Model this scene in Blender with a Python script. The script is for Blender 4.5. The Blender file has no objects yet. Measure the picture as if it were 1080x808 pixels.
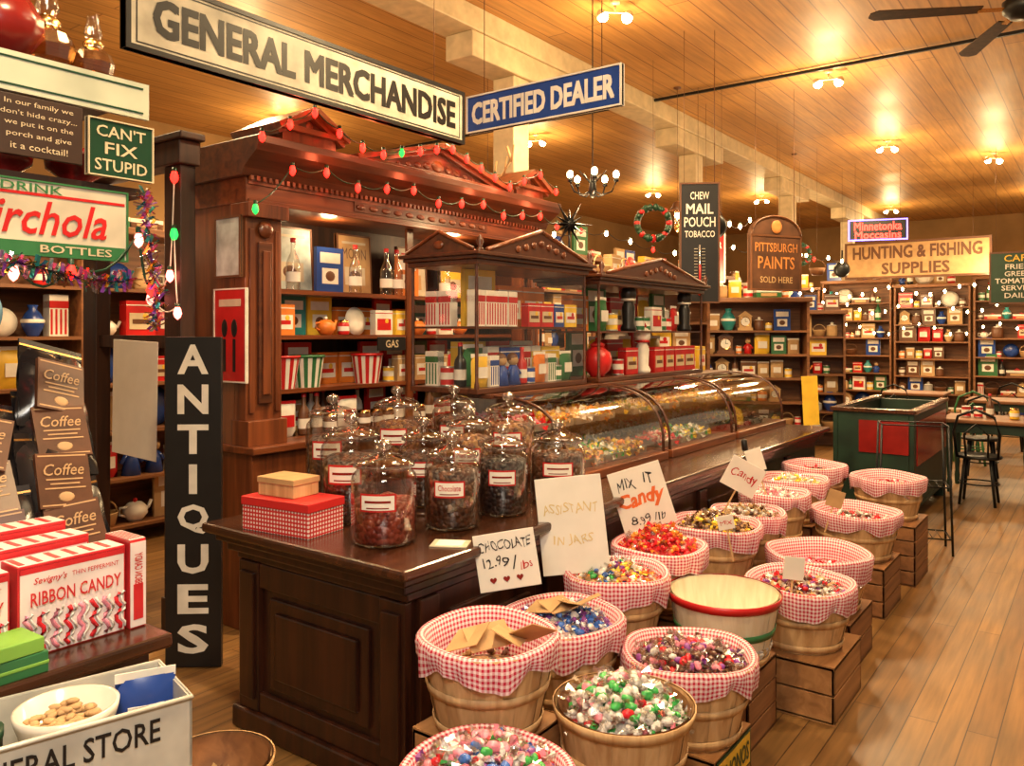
import bpy, bmesh, math, random
from mathutils import Vector, Matrix
R=random.Random(7); D=bpy.data; C=bpy.context; COL=C.scene.collection
# ---------------------------------------------------------------- materials
def newmat(n):
    m=D.materials.new(n); m.use_nodes=True; nt=m.node_tree
    return m,nt,nt.nodes['Principled BSDF']
def rgba(c,k=1): return (min(1,c[0]*k),min(1,c[1]*k),min(1,c[2]*k),1)
MC={}
def P(n,col,rough=.5,metal=0,emit=0,var=.15,scale=9,bump=0,coat=0):
    if n in MC: return MC[n]
    m,nt,b=newmat(n); N=nt.nodes; L=nt.links
    tc=N.new('ShaderNodeTexCoord'); no=N.new('ShaderNodeTexNoise'); no.inputs['Scale'].default_value=scale
    no.inputs['Detail'].default_value=3
    L.new(tc.outputs['Object'],no.inputs['Vector'])
    r=N.new('ShaderNodeValToRGB'); r.color_ramp.elements[0].position=.3; r.color_ramp.elements[1].position=.7
    r.color_ramp.elements[0].color=rgba(col,1-var); r.color_ramp.elements[1].color=rgba(col,1+var)
    L.new(no.outputs['Fac'],r.inputs['Fac']); L.new(r.outputs['Color'],b.inputs['Base Color'])
    b.inputs['Roughness'].default_value=rough; b.inputs['Metallic'].default_value=metal
    if coat: b.inputs['Coat Weight'].default_value=coat
    if emit: b.inputs['Emission Color'].default_value=rgba(col); b.inputs['Emission Strength'].default_value=emit
    if bump:
        bp=N.new('ShaderNodeBump'); bp.inputs['Strength'].default_value=bump; bp.inputs['Distance'].default_value=.01
        L.new(no.outputs['Fac'],bp.inputs['Height']); L.new(bp.outputs['Normal'],b.inputs['Normal'])
    MC[n]=m; return m
def WOOD(n,c1,c2,axis='z',rough=.4,scale=10,coat=0):
    if n in MC: return MC[n]
    m,nt,b=newmat(n); N=nt.nodes; L=nt.links
    tc=N.new('ShaderNodeTexCoord'); mp=N.new('ShaderNodeMapping'); s=[scale]*3; s['xyz'.index(axis)]=scale*.08
    mp.inputs['Scale'].default_value=s; L.new(tc.outputs['Object'],mp.inputs['Vector'])
    no=N.new('ShaderNodeTexNoise'); no.inputs['Scale'].default_value=2.2; no.inputs['Detail'].default_value=6; no.inputs['Distortion'].default_value=.6
    L.new(mp.outputs['Vector'],no.inputs['Vector'])
    r=N.new('ShaderNodeValToRGB'); r.color_ramp.elements[0].position=.32; r.color_ramp.elements[1].position=.68
    r.color_ramp.elements[0].color=rgba(c1); r.color_ramp.elements[1].color=rgba(c2)
    L.new(no.outputs['Fac'],r.inputs['Fac']); L.new(r.outputs['Color'],b.inputs['Base Color'])
    b.inputs['Roughness'].default_value=rough
    if coat: b.inputs['Coat Weight'].default_value=coat; b.inputs['Coat Roughness'].default_value=.2
    bp=N.new('ShaderNodeBump'); bp.inputs['Strength'].default_value=.12; bp.inputs['Distance'].default_value=.005
    L.new(no.outputs['Fac'],bp.inputs['Height']); L.new(bp.outputs['Normal'],b.inputs['Normal'])
    MC[n]=m; return m
def PLANK(n,c1,c2,cm,w,ln,rough=.4,mort=.004,lo=.55,hi=1.25,worn=0):
    m,nt,b=newmat(n); N=nt.nodes; L=nt.links
    tc=N.new('ShaderNodeTexCoord'); sp=N.new('ShaderNodeSeparateXYZ'); cb=N.new('ShaderNodeCombineXYZ')
    L.new(tc.outputs['Object'],sp.inputs[0])
    L.new(sp.outputs['Y'],cb.inputs['X']); L.new(sp.outputs['X'],cb.inputs['Y'])
    br=N.new('ShaderNodeTexBrick'); br.inputs['Scale'].default_value=1; br.inputs['Brick Width'].default_value=ln; br.inputs['Row Height'].default_value=w
    br.inputs['Mortar Size'].default_value=mort; br.inputs['Mortar Smooth'].default_value=.2
    br.inputs['Color1'].default_value=rgba(c1); br.inputs['Color2'].default_value=rgba(c2); br.inputs['Mortar'].default_value=rgba(cm)
    L.new(cb.outputs[0],br.inputs['Vector'])
    mp=N.new('ShaderNodeMapping'); mp.inputs['Scale'].default_value=(1.2,18,1); L.new(cb.outputs[0],mp.inputs['Vector'])
    no=N.new('ShaderNodeTexNoise'); no.inputs['Scale'].default_value=1.5; no.inputs['Detail'].default_value=6; L.new(mp.outputs[0],no.inputs['Vector'])
    mr=N.new('ShaderNodeMapRange'); mr.inputs[1].default_value=.3; mr.inputs[2].default_value=.7; mr.inputs[3].default_value=lo; mr.inputs[4].default_value=hi
    L.new(no.outputs['Fac'],mr.inputs[0])
    mx=N.new('ShaderNodeMix'); mx.data_type='RGBA'; mx.blend_type='MULTIPLY'; mx.inputs['Factor'].default_value=1
    L.new(br.outputs['Color'],mx.inputs['A']); L.new(mr.outputs[0],mx.inputs['B']); out=mx.outputs['Result']
    if worn:
        n2=N.new('ShaderNodeTexNoise'); n2.inputs['Scale'].default_value=1.3; n2.inputs['Detail'].default_value=5; L.new(tc.outputs['Object'],n2.inputs['Vector'])
        m2=N.new('ShaderNodeMapRange'); m2.inputs[1].default_value=.35; m2.inputs[2].default_value=.65; m2.inputs[3].default_value=1-worn; m2.inputs[4].default_value=1+worn*.5; L.new(n2.outputs['Fac'],m2.inputs[0])
        x2=N.new('ShaderNodeMix'); x2.data_type='RGBA'; x2.blend_type='MULTIPLY'; x2.inputs['Factor'].default_value=1
        L.new(out,x2.inputs['A']); L.new(m2.outputs[0],x2.inputs['B']); out=x2.outputs['Result']
        m3=N.new('ShaderNodeMapRange'); m3.inputs[3].default_value=rough-.12; m3.inputs[4].default_value=rough+.2; L.new(n2.outputs['Fac'],m3.inputs[0]); L.new(m3.outputs[0],b.inputs['Roughness'])
    else: b.inputs['Roughness'].default_value=rough
    L.new(out,b.inputs['Base Color'])
    return m
def GING(n,col,k=45,src='UV'):
    m,nt,b=newmat(n); N=nt.nodes; L=nt.links
    tc=N.new('ShaderNodeTexCoord'); sp=N.new('ShaderNodeSeparateXYZ'); L.new(tc.outputs[src],sp.inputs[0])
    o=[]
    for ax in 'XY':
        a=N.new('ShaderNodeMath'); a.operation='MULTIPLY'; a.inputs[1].default_value=k; L.new(sp.outputs[ax],a.inputs[0])
        f=N.new('ShaderNodeMath'); f.operation='FRACT'; L.new(a.outputs[0],f.inputs[0])
        g=N.new('ShaderNodeMath'); g.operation='GREATER_THAN'; g.inputs[1].default_value=.5; L.new(f.outputs[0],g.inputs[0]); o.append(g)
    s=N.new('ShaderNodeMath'); s.operation='ADD'; L.new(o[0].outputs[0],s.inputs[0]); L.new(o[1].outputs[0],s.inputs[1])
    h=N.new('ShaderNodeMath'); h.operation='MULTIPLY'; h.inputs[1].default_value=.5; L.new(s.outputs[0],h.inputs[0])
    mx=N.new('ShaderNodeMix'); mx.data_type='RGBA'; mx.inputs['A'].default_value=(.84,.70,.72,1); mx.inputs['B'].default_value=rgba(col)
    L.new(h.outputs[0],mx.inputs['Factor']); L.new(mx.outputs['Result'],b.inputs['Base Color']); b.inputs['Roughness'].default_value=.9
    return m
def DOTS(n,bg,fg,k=45):
    m,nt,b=newmat(n); N=nt.nodes; L=nt.links
    tc=N.new('ShaderNodeTexCoord'); v=N.new('ShaderNodeTexVoronoi'); v.inputs['Scale'].default_value=k; v.inputs['Randomness'].default_value=0
    L.new(tc.outputs['Object'],v.inputs['Vector']); r=N.new('ShaderNodeValToRGB'); r.color_ramp.interpolation='CONSTANT'
    r.color_ramp.elements[0].color=rgba(fg); r.color_ramp.elements[1].color=rgba(bg); r.color_ramp.elements[1].position=.36
    L.new(v.outputs['Distance'],r.inputs[0]); L.new(r.outputs[0],b.inputs['Base Color']); b.inputs['Roughness'].default_value=.5
    return m
def PAL(n,cols,scale=40,rough=.35):
    if n in MC: return MC[n]
    m,nt,b=newmat(n); N=nt.nodes; L=nt.links
    tc=N.new('ShaderNodeTexCoord'); v=N.new('ShaderNodeTexVoronoi'); v.inputs['Scale'].default_value=scale
    L.new(tc.outputs['Object'],v.inputs['Vector']); sp=N.new('ShaderNodeSeparateColor'); L.new(v.outputs['Color'],sp.inputs[0])
    r=N.new('ShaderNodeValToRGB'); cr=r.color_ramp; cr.interpolation='CONSTANT'
    cr.elements[0].color=rgba(cols[0]); cr.elements[0].position=0
    cr.elements[1].color=rgba(cols[1]); cr.elements[1].position=1/len(cols)
    for i,c in enumerate(cols[2:]):
        e=cr.elements.new((i+2)/len(cols)); e.color=rgba(c)
    L.new(sp.outputs[0],r.inputs[0]); L.new(r.outputs[0],b.inputs['Base Color']); b.inputs['Roughness'].default_value=rough
    bp=N.new('ShaderNodeBump'); bp.inputs['Strength'].default_value=.9; bp.inputs['Distance'].default_value=.012; bp.invert=True
    L.new(v.outputs['Distance'],bp.inputs['Height']); L.new(bp.outputs['Normal'],b.inputs['Normal'])
    MC[n]=m; return m
def GLASS(n,tint=(1,1,1),base=.04,edge=.5,rough=.05):
    m=D.materials.new(n); m.use_nodes=True; nt=m.node_tree; N=nt.nodes; L=nt.links; N.remove(N['Principled BSDF'])
    o=N['Material Output']; t=N.new('ShaderNodeBsdfTransparent'); t.inputs[0].default_value=rgba(tint)
    g=N.new('ShaderNodeBsdfGlossy'); g.inputs['Roughness'].default_value=rough
    lw=N.new('ShaderNodeLayerWeight'); lw.inputs['Blend'].default_value=.35
    mr=N.new('ShaderNodeMapRange'); mr.inputs[3].default_value=base; mr.inputs[4].default_value=edge
    L.new(lw.outputs['Facing'],mr.inputs[0]); mx=N.new('ShaderNodeMixShader')
    L.new(mr.outputs[0],mx.inputs[0]); L.new(t.outputs[0],mx.inputs[1]); L.new(g.outputs[0],mx.inputs[2]); L.new(mx.outputs[0],o.inputs[0])
    return m
mah=WOOD('mahogany',(.015,.0045,.003),(.050,.014,.006),'z',.3,10,.4)
mahY=WOOD('mahogany_long',(.026,.009,.004),(.078,.025,.010),'y',.25,10,.5)
hut=WOOD('hutch_wood',(.085,.021,.007),(.23,.062,.018),'z',.35,9,.3)
hutY=WOOD('hutch_wood_long',(.09,.022,.007),(.25,.067,.019),'y',.35,9,.3)
dhut=WOOD('carved_dark_wood',(.045,.013,.006),(.13,.038,.013),'y',.35,9,.3)
dark=WOOD('dark_wood',(.018,.007,.004),(.055,.02,.009),'z',.5)
pine=WOOD('crate_pine',(.27,.12,.04),(.46,.23,.085),'y',.7,9)
pine2=WOOD('crate_pine_dark',(.17,.07,.025),(.32,.14,.05),'y',.7,9)
stav=WOOD('basket_stave',(.46,.25,.10),(.72,.48,.24),'z',.6,12)
stavp=WOOD('basket_stave_pale',(.70,.58,.40),(.82,.74,.56),'z',.6,12)
shelfw=WOOD('shelf_wood',(.12,.045,.017),(.28,.115,.042),'x',.5)
white=P('white_paint',(.78,.73,.64)); cream=P('cream_paint',(.60,.48,.30)); black=P('black_paint',(.012,.011,.011),.35)
aged=P('aged_cream_paint',(.56,.49,.36),.5,var=.3,scale=5); weath=P('weathered_cream_paint',(.44,.40,.31),.6,var=.3,scale=7)
wpap=P('white_card',(.80,.77,.70),.8,var=.04); red=P('red_paint',(.50,.014,.014),.35); green=P('green_paint',(.03,.15,.05),.4)
blue=P('blue_enamel',(.02,.06,.28),.25); yellow=P('yellow_paint',(.8,.50,.04),.4); orange=P('orange_paint',(.72,.2,.03),.4)
brown=P('brown_paint',(.13,.05,.02),.4); tan=P('tan_card',(.50,.31,.14),.8); metal=P('galvanized',(.55,.54,.5),.35,.8,var=.25)
iron=P('black_iron',(.02,.02,.02),.4,.6); brass=P('brass',(.7,.42,.15),.25,1); dgreen=P('bottle_green',(.008,.045,.02),.35)
bing=P('worn_green_paint',(.008,.028,.016),.5,var=.5,scale=4)
dkred=P('dark_red_enamel',(.22,.012,.01),.25); palegr=P('pale_green_board',(.46,.48,.36),.5,var=.25,scale=4)
purple=P('purple_foil',(.25,.05,.35),.3); silver=P('silver_foil',(.7,.7,.72),.2,.9)
tubc=P('tub_cream',(.60,.57,.48),.4,.2,var=.2); grey=P('stoneware_grey',(.35,.33,.3),.4); teal=P('teal_glaze',(.03,.25,.25),.3)
hot=P('warm_bulb',(1,.72,.36),emit=40); hotred=P('red_bulb',(1,.010,.006),emit=10); hotgreen=P('green_bulb',(.02,.8,.10),emit=1.8); hotpink=P('pink_bulb',(1,.2,.15),emit=7)
neonr=P('neon_red',(1,.03,.02),emit=8); neonb=P('neon_violet',(.25,.2,1),emit=3)
ging=GING('red_gingham',(.52,.012,.05),64); dots=DOTS('red_polka_dot',(.6,.02,.02),(.85,.75,.7),62)
glass=GLASS('clear_glass',base=.015,edge=.25); jglass=GLASS('jar_glass',(.97,.95,.92),.07,.8); caseglass=GLASS('case_glass',(1,.99,.96),.11,.75,.04)
redglass=GLASS('red_glass',(.6,.01,.01),.1,.6)
COLS=dict(red=red,yellow=yellow,green=green,blue=blue,white=white,brown=brown,orange=orange,tan=tan,black=black,grey=grey,teal=teal)
# ---------------------------------------------------------------- mesh builder
class MB:
    def __init__(s): s.v=[];s.f=[];s.mi=[];s.sm=[];s.uv=[];s.mats=[];s.has=False
    def add(s,vs,fs,mat,sm=False,uvs=None,M=None):
        if mat not in s.mats: s.mats.append(mat)
        k=s.mats.index(mat); o=len(s.v)
        if M is not None: vs=[tuple(M@Vector(v)) for v in vs]
        s.v+=[tuple(v) for v in vs]
        for i,f in enumerate(fs):
            s.f.append([o+j for j in f]); s.mi.append(k); s.sm.append(sm); s.uv.append(uvs[i] if uvs else None)
        if uvs: s.has=True
        return s
    def box(s,x0,x1,y0,y1,z0,z1,mat,M=None):
        v=[(x0,y0,z0),(x1,y0,z0),(x1,y1,z0),(x0,y1,z0),(x0,y0,z1),(x1,y0,z1),(x1,y1,z1),(x0,y1,z1)]
        return s.add(v,[(0,3,2,1),(4,5,6,7),(0,1,5,4),(1,2,6,5),(2,3,7,6),(3,0,4,7)],mat,M=M)
    def lathe(s,prof,mat,n=24,c=(0,0,0),M=None,sm=True,a0=0,a1=2*math.pi,wob=None):
        vs=[];fs=[];uv=[];full=abs(a1-a0-2*math.pi)<1e-4; m=n if full else n+1
        rm=max(p[0] for p in prof); ln=[0]
        for i in range(1,len(prof)): ln.append(ln[-1]+math.dist(prof[i],prof[i-1]))
        for i,(r,z) in enumerate(prof):
            for j in range(m):
                a=a0+(a1-a0)*j/n; rr,zz=(r,z) if not wob else wob(i,r,z,a)
                vs.append((c[0]+rr*math.cos(a),c[1]+rr*math.sin(a),c[2]+zz))
        for i in range(len(prof)-1):
            for j in range(n):
                k=(j+1)%m
                fs.append((i*m+j,i*m+k,(i+1)*m+k,(i+1)*m+j))
                u0=(a1-a0)*j/n*rm; u1=(a1-a0)*(j+1)/n*rm
                uv.append([(u0,ln[i]),(u1,ln[i]),(u1,ln[i+1]),(u0,ln[i+1])])
        return s.add(vs,fs,mat,sm,uv,M)
    def disc(s,r,z,mat,n=24,c=(0,0,0),M=None):
        return s.add([(c[0]+r*math.cos(2*math.pi*j/n),c[1]+r*math.sin(2*math.pi*j/n),c[2]+z) for j in range(n)],[tuple(range(n))],mat,M=M)
    def tube(s,pts,r,mat,n=6,M=None):
        pts=[Vector(p) for p in pts]; vs=[];fs=[]
        for i,p in enumerate(pts):
            t=(pts[min(i+1,len(pts)-1)]-pts[max(i-1,0)]).normalized()
            a=Vector((0,0,1)) if abs(t.z)<.9 else Vector((1,0,0)); u=t.cross(a).normalized(); w=t.cross(u)
            for j in range(n):
                an=2*math.pi*j/n; vs.append(p+u*r*math.cos(an)+w*r*math.sin(an))
        for i in range(len(pts)-1):
            for j in range(n): fs.append((i*n+j,i*n+(j+1)%n,(i+1)*n+(j+1)%n,(i+1)*n+j))
        fs.append(tuple(range(n))); fs.append(tuple((len(pts)-1)*n+j for j in range(n)))
        return s.add(vs,fs,mat,True,M=M)
    def prism(s,poly,ax,a,b,mat,M=None):
        n=len(poly)
        def q(p,t): return (t,p[0],p[1]) if ax=='x' else ((p[0],t,p[1]) if ax=='y' else (p[0],p[1],t))
        vs=[q(p,a) for p in poly]+[q(p,b) for p in poly]
        fs=[tuple(range(n)),tuple(range(2*n-1,n-1,-1))]+[(i,(i+1)%n,n+(i+1)%n,n+i) for i in range(n)]
        return s.add(vs,fs,mat,M=M)
    def ball(s,c,r,mat,n=10,sc=(1,1,1),M=None):
        m=n//2+1; prof=[(max(1e-4,r*math.sin(math.pi*i/m)),-r*math.cos(math.pi*i/m)) for i in range(m+1)]
        T=Matrix.Translation(c)@Matrix.Diagonal((sc[0],sc[1],sc[2],1))
        if M is not None: T=M@T
        return s.lathe(prof,mat,n,M=T)
    def text(s,t,xc,zc,w,h,mat,y=0,bold=.01,shear=0,M=None,hand=0,fatk=.022):
        fat=('M' in t and bold>0) or fatk>.03
        cu=D.curves.new('t','FONT'); cu.body=t; cu.offset=0 if fat else bold; cu.shear=shear; cu.resolution_u=2; cu.align_x='CENTER'
        o=D.objects.new('t',cu); COL.objects.link(o); C.view_layer.update()
        me=D.meshes.new_from_object(o.evaluated_get(C.evaluated_depsgraph_get()))
        vs=[v.co.copy() for v in me.vertices]; fs=[tuple(p.vertices) for p in me.polygons]
        D.objects.remove(o); D.curves.remove(cu); D.meshes.remove(me)
        if not vs: return s
        if hand:
            p1,p2,p3=[R.uniform(0,6) for _ in range(3)]
            for v in vs:
                x,y_=v.x,v.y; v.y+=hand*(.10*math.sin(x*4.1+p1)+.07*math.sin(x*9.3+p2)*y_); v.x+=hand*(.07*math.sin(y_*5+x*2.3+p3)+.05*math.sin(x*6+p1))
        x0=min(v.x for v in vs);x1=max(v.x for v in vs);y0=min(v.y for v in vs);y1=max(v.y for v in vs)
        sh=[(0,0)]
        if fat: k=h*fatk; sh=[(-k,-k),(k,-k),(-k,k),(k,k)]
        for i,(a,b) in enumerate(sh):
            q=[(xc+a+(v.x-(x0+x1)/2)*w/(x1-x0),y-i*.0002,zc+b+(v.y-(y0+y1)/2)*h/(y1-y0)) for v in vs]
            s.add(q,fs,mat,M=M)
        return s
def mk(mb,name,par=None,loc=(0,0,0),rot=(0,0,0),bev=0,world=False):
    vs=mb.v
    if world:
        lo=[min(v[i] for v in vs) for i in range(3)]; hi=[max(v[i] for v in vs) for i in range(3)]
        c=Vector(((lo[0]+hi[0])/2,(lo[1]+hi[1])/2,lo[2])); vs=[tuple(Vector(v)-c) for v in vs]
        loc=c-(par.location if par else Vector((0,0,0)))
    me=D.meshes.new(name); me.from_pydata(vs,[],mb.f)
    for m in mb.mats: me.materials.append(m)
    me.polygons.foreach_set('material_index',mb.mi); me.polygons.foreach_set('use_smooth',mb.sm)
    if mb.has:
        uv=me.uv_layers.new(name='UVMap'); i=0
        for f,u in zip(mb.f,mb.uv):
            for j in range(len(f)):
                if u: uv.data[i].uv=u[j]
                i+=1
    if len(mb.f)<30000:
        bm=bmesh.new(); bm.from_mesh(me); bmesh.ops.recalc_face_normals(bm,faces=bm.faces); bm.to_mesh(me); bm.free()
    o=D.objects.new(name,me); COL.objects.link(o); o.location=loc; o.rotation_euler=rot
    if par: o.parent=par
    if bev:
        b=o.modifiers.new('Bevel','BEVEL'); b.width=bev; b.segments=2; b.limit_method='ANGLE'
    return o
def L_(o,label,cat,group=None,kind=None):
    o['label']=label; o['category']=cat
    if group: o['group']=group
    if kind: o['kind']=kind
    return o
def E(name,loc,label,cat,rz=0,group=None):
    o=D.objects.new(name,None); o.empty_display_size=.1; COL.objects.link(o); o.location=loc; o.rotation_euler=(0,0,rz)
    return L_(o,label,cat,group)
def dup(o,loc,rot=None,label=None,group=None,par=None,sc=None):
    c=o.copy(); COL.objects.link(c); 
    if par: c.parent=par
    if loc is not None: c.location=loc
    if rot is not None: c.rotation_euler=rot
    if sc is not None: c.scale=sc
    if label: c['label']=label
    if group: c['group']=group
    for ch in o.children: dup(ch,None,par=c)
    return c
def struct(o): o['kind']='structure'; return o
PI=math.pi
# ---------------------------------------------------------------- shell
floorm=PLANK('floor_planks',(.27,.138,.042),(.195,.092,.027),(.05,.02,.008),.11,2.6,.40,.0025,.6,1.2,.28)
ceilm=PLANK('ceiling_planks',(.58,.30,.09),(.49,.24,.068),(.22,.09,.028),.20,5.5,.45,.006,.78,1.12,.12)
wallm=P('wall_plaster',(.32,.18,.07),.9,scale=2)
H=4.4
struct(mk(MB().box(-10,4,-4,22,-.1,0,floorm),'floor',world=True))
struct(mk(MB().box(-10,4,-4,22,H,H+.1,ceilm),'ceiling',world=True))
struct(mk(MB().box(-10.1,-10,-4,22,0,H,wallm),'wall_left',world=True))
struct(mk(MB().box(-10.1,4,22,22.1,0,H,wallm),'wall_back',world=True))
struct(mk(MB().box(-4.62,-4.28,-4,22,H-.2,H,cream),'trim_1',world=True,bev=.01))
struct(mk(MB().box(-10,4,8.58,8.61,H-.05,H-.02,iron),'trim_2',world=True))
for yy in (6,10,14,18):
    mb=MB().box(-4.57,-4.33,yy-.12,yy+.12,0,H-.42,cream)
    m2=MB().box(-4.6,-4.3,yy-.75,yy+.75,H-.42,H-.2,cream)
    e=E('column',(-4.45,yy,0),'square cream painted wooden column with bolster block','column',group='cream wooden columns')
    mk(mb,'shaft',e,world=True,bev=.012); mk(m2,'capital',e,world=True,bev=.012)
# ---------------------------------------------------------------- signs
def sign(name,label,w,h,loc,rz,bg,border=None,bw=.02,lines=(),t=.02,tilt=0,lean=0,wires=None,cat='sign'):
    b=MB().box(-w/2,w/2,-t/2,t/2,-h/2,h/2,bg)
    o=mk(b,name,loc=loc,rot=(lean,tilt,rz),bev=.002); L_(o,label,cat)
    if border:
        f=MB(); a=t/2+.006
        f.box(-w/2,w/2,-a,a,h/2-bw,h/2,border).box(-w/2,w/2,-a,a,-h/2,-h/2+bw,border)
        f.box(-w/2,-w/2+bw,-a,a,-h/2+bw,h/2-bw,border).box(w/2-bw,w/2,-a,a,-h/2+bw,h/2-bw,border)
        mk(f,'frame',o)
    if lines:
        tm=MB()
        for l in lines:
            tx,xc,zc,tw,th,mt=l[:6]; kw=l[6] if len(l)>6 else {}
            tm.text(tx,xc,zc,tw,th,mt,y=-t/2-.002,**kw)
        if tm.v: mk(tm,'lettering',o)
    if wires:
        wm=MB()
        for x in (-w*.38,w*.38): wm.tube([(x,0,h/2-.01),(x,0,wires-loc[2])],.0022,brown,5)
        mk(wm,'hanging_wire',o)
    return o
B=.012; N0=dict(bold=0); HW=dict(bold=0,hand=1)
s=sign('hanging_sign','long weathered cream sign with black GENERAL MERCHANDISE lettering',2.19,.33,(-3.3,2.83,3.0),PI/2,weath,black,.022,
     [('GENERAL',-.60,0,.74,.155,black,dict(fatk=.045)),('MERCHANDISE',.42,0,1.16,.155,black,dict(fatk=.045))],t=.04,wires=H)
m=MB()
for a in ((-1.05,1.05,.126,.132),(-1.05,1.05,-.132,-.126)): m.box(a[0],a[1],-.022,-.0205,a[2],a[3],black)
for x in (-1.05,1.044): m.box(x,x+.006,-.022,-.0205,-.126,.126,black)
mk(m,'inner_border',s)
sign('hanging_sign','blue enamel CERTIFIED DEALER sign hanging on iron rods',.9,.19,(-2.2,3.2,2.76),0,blue,white,.008,
     [('CERTIFIED DEALER',0,0,.82,.105,white,dict(fatk=.04))],t=.02,wires=H)
sign('standing_sign','tall black board with vertical white ANTIQUES lettering',.27,1.62,(-3.62,2.26,.815),.68,black,None,0,
     [(c,0,.70-i*.196,.15 if c!='I' else .04,.145,white,dict(bold=.03)) for i,c in enumerate('ANTIQUES')],t=.03)
s=sign('thermometer_sign','black tobacco thermometer sign with white lettering',.36,1.1,(-3.0,6.93,2.46),.55,black,brown,.015,
     [('CHEW',0,.43,.17,.07,white),('MAIL',0,.31,.24,.09,white,dict(bold=B)),('POUCH',0,.19,.28,.09,white,dict(bold=B)),('TOBACCO',0,.08,.27,.06,white)],t=.04,wires=H)
m=MB().tube([(0,-.034,-.45),(0,-.034,-.02)],.008,silver,8).tube([(0,-.036,-.45),(0,-.036,-.2)],.010,red,8).ball((0,-.034,-.46),.022,red,10)
for i in range(14): m.box(-.05,-.018,-.024,-.0205,-.42+i*.028,-.416+i*.028,aged).box(.018,.05,-.024,-.0205,-.42+i*.028,-.416+i*.028,aged)
mk(m,'thermometer',s)
sign('hanging_sign','long wooden HUNTING & FISHING SUPPLIES sign over the rear shelves',2.4,.68,(-2.8,16,2.97),0,tan,brown,.04,
     [('HUNTING & FISHING',0,.14,2.1,.22,brown,dict(fatk=.035)),('SUPPLIES',0,-.16,1.1,.2,brown,dict(fatk=.035))],t=.05,wires=H)
sign('chalkboard_sign','green cafe menu board with pale lettering',.74,.78,(-1.07,14,2.45),0,dgreen,brown,.025,
     [('CAFE',0,.29,.35,.10,yellow),('FRIED',0,.165,.32,.075,white),('GREEN',0,.06,.34,.075,white),('TOMATOES',0,-.045,.58,.075,white),('SERVED',0,-.15,.42,.075,white),('DAILY',0,-.26,.34,.075,white)],t=.03,wires=H)
sign('neon_sign','glowing red and violet moccasin shop neon sign',.88,.34,(-3.0,14,3.3),.3,black,neonb,.02,
     [('Minnetonka',0,.06,.70,.13,neonr,dict(bold=.01)),('Moccasins',0,-.08,.68,.12,neonr,dict(bold=.01))],t=.04,wires=H)
dbr=P('dark_brown_paint',(.035,.015,.008)); dbr2=P('worn_brown_paint',(.09,.035,.014),.6,var=.5,scale=4); dor=P('faded_orange_paint',(.55,.2,.05),.6,var=.3)
s=sign('hanging_sign','worn brown paint dealer sign with arched top',.72,.62,(-3.0,9,2.42),1.05,dbr2,brown,.02,
     [('PITTSBURGH',0,.17,.6,.1,dor,dict(bold=B)),('PAINTS',0,0,.52,.14,dor,dict(bold=B)),('SOLD HERE',0,-.19,.46,.07,tan)],t=.05,wires=H+.0)
mk(MB().prism([(.36*math.cos(PI*i/16),.31+.22*math.sin(PI*i/16)) for i in range(17)],'y',-.025,.025,dbr2).tube([(.35*math.cos(PI*i/16),-.028,.31+.21*math.sin(PI*i/16)) for i in range(17)],.012,brown).ball((0,-.03,.40),.075,dor,14,(1,.15,1)),'arched_top',s)
sign('hanging_sign','red metal bar sign with white lettering',.34,.6,(-3.6,8.6,2.5),.5,red,white,.015,[('BURGER',0,.12,.26,.08,white),('BAR',0,-.04,.2,.12,white)],t=.03,wires=H)
s=sign('paper_sign','handwritten CHOCOLATE price card with red hearts',.23,.21,(-1.80,2.40,.80),.62,wpap,None,0,
     [('CHOCOLATE',0,.06,.2,.045,black,HW),('12.99',-.04,0,.1,.045,black,HW),('/',.028,-.01,.02,.05,black,N0),('lbs',.07,-.025,.045,.035,red,HW)],t=.003,tilt=-.16,lean=-.1)
m=MB()
for i in range(3):
    k=.0008; pts=[(k*16*math.sin(t)**3-.06+.05*i,k*(13*math.cos(t)-5*math.cos(2*t)-2*math.cos(3*t)-math.cos(4*t))-.066) for t in [2*PI*j/20 for j in range(20)]]
    m.prism(pts,'y',-.004,-.002,dkred)
mk(m,'heart_drawing',s)
ink=P('faint_ink',(.70,.56,.28),.8)
sign('paper_sign','tall white card with faint yellow handwriting',.28,.40,(-1.81,2.87,.84),.62,wpap,None,0,
     [('ASSISTANT',0,.07,.23,.05,ink,HW),('IN JARS',0,-.06,.17,.05,ink,HW)],t=.003,tilt=-.1,lean=-.12)
sign('paper_sign','tilted MIX IT Candy card with orange and black lettering',.26,.30,(-1.81,3.5,.85),.6,wpap,None,0,
     [('MIX',-.055,.08,.09,.065,black,HW),('IT',.055,.085,.05,.06,black,HW),('Candy',0,-.01,.23,.095,P('card_orange',(.75,.14,.02)),dict(bold=.035,shear=.3,hand=.5)),('8.99 /lb',0,-.1,.17,.05,black,HW)],t=.003,tilt=-.3,lean=-.12)
# ---------------------------------------------------------------- long counter
e=E('shop_counter',(-2.45,4.4,0),'long dark mahogany shop counter with panelled front','counter')
m=MB(); m.box(-2.92,-1.98,2.06,6.95,0.09,.70,mah); mk(m,'body',e,world=True)
m=MB(); m.box(-2.96,-1.94,2.02,6.98,0,.09,mah); mk(m,'plinth',e,world=True,bev=.01)
m=MB(); m.box(-3.06,-1.88,1.94,7.05,.81,.85,mahY); mk(m,'worktop',e,world=True,bev=.012)
m=MB(); m.box(-3.02,-1.92,1.98,7.0,.775,.81,mah).box(-2.98,-1.95,2.01,6.97,.735,.775,mah).box(-2.95,-1.965,2.04,6.95,.70,.735,mah); mk(m,'moulding',e,world=True,bev=.008)
m=MB()
for (a,b) in ((-2.93,-2.80),(-2.10,-1.97)): 
    m.box(a,b,2.035,2.07,.09,.70,mah); m.box(a+.02,b-.02,2.022,2.04,.14,.66,mah)
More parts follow.
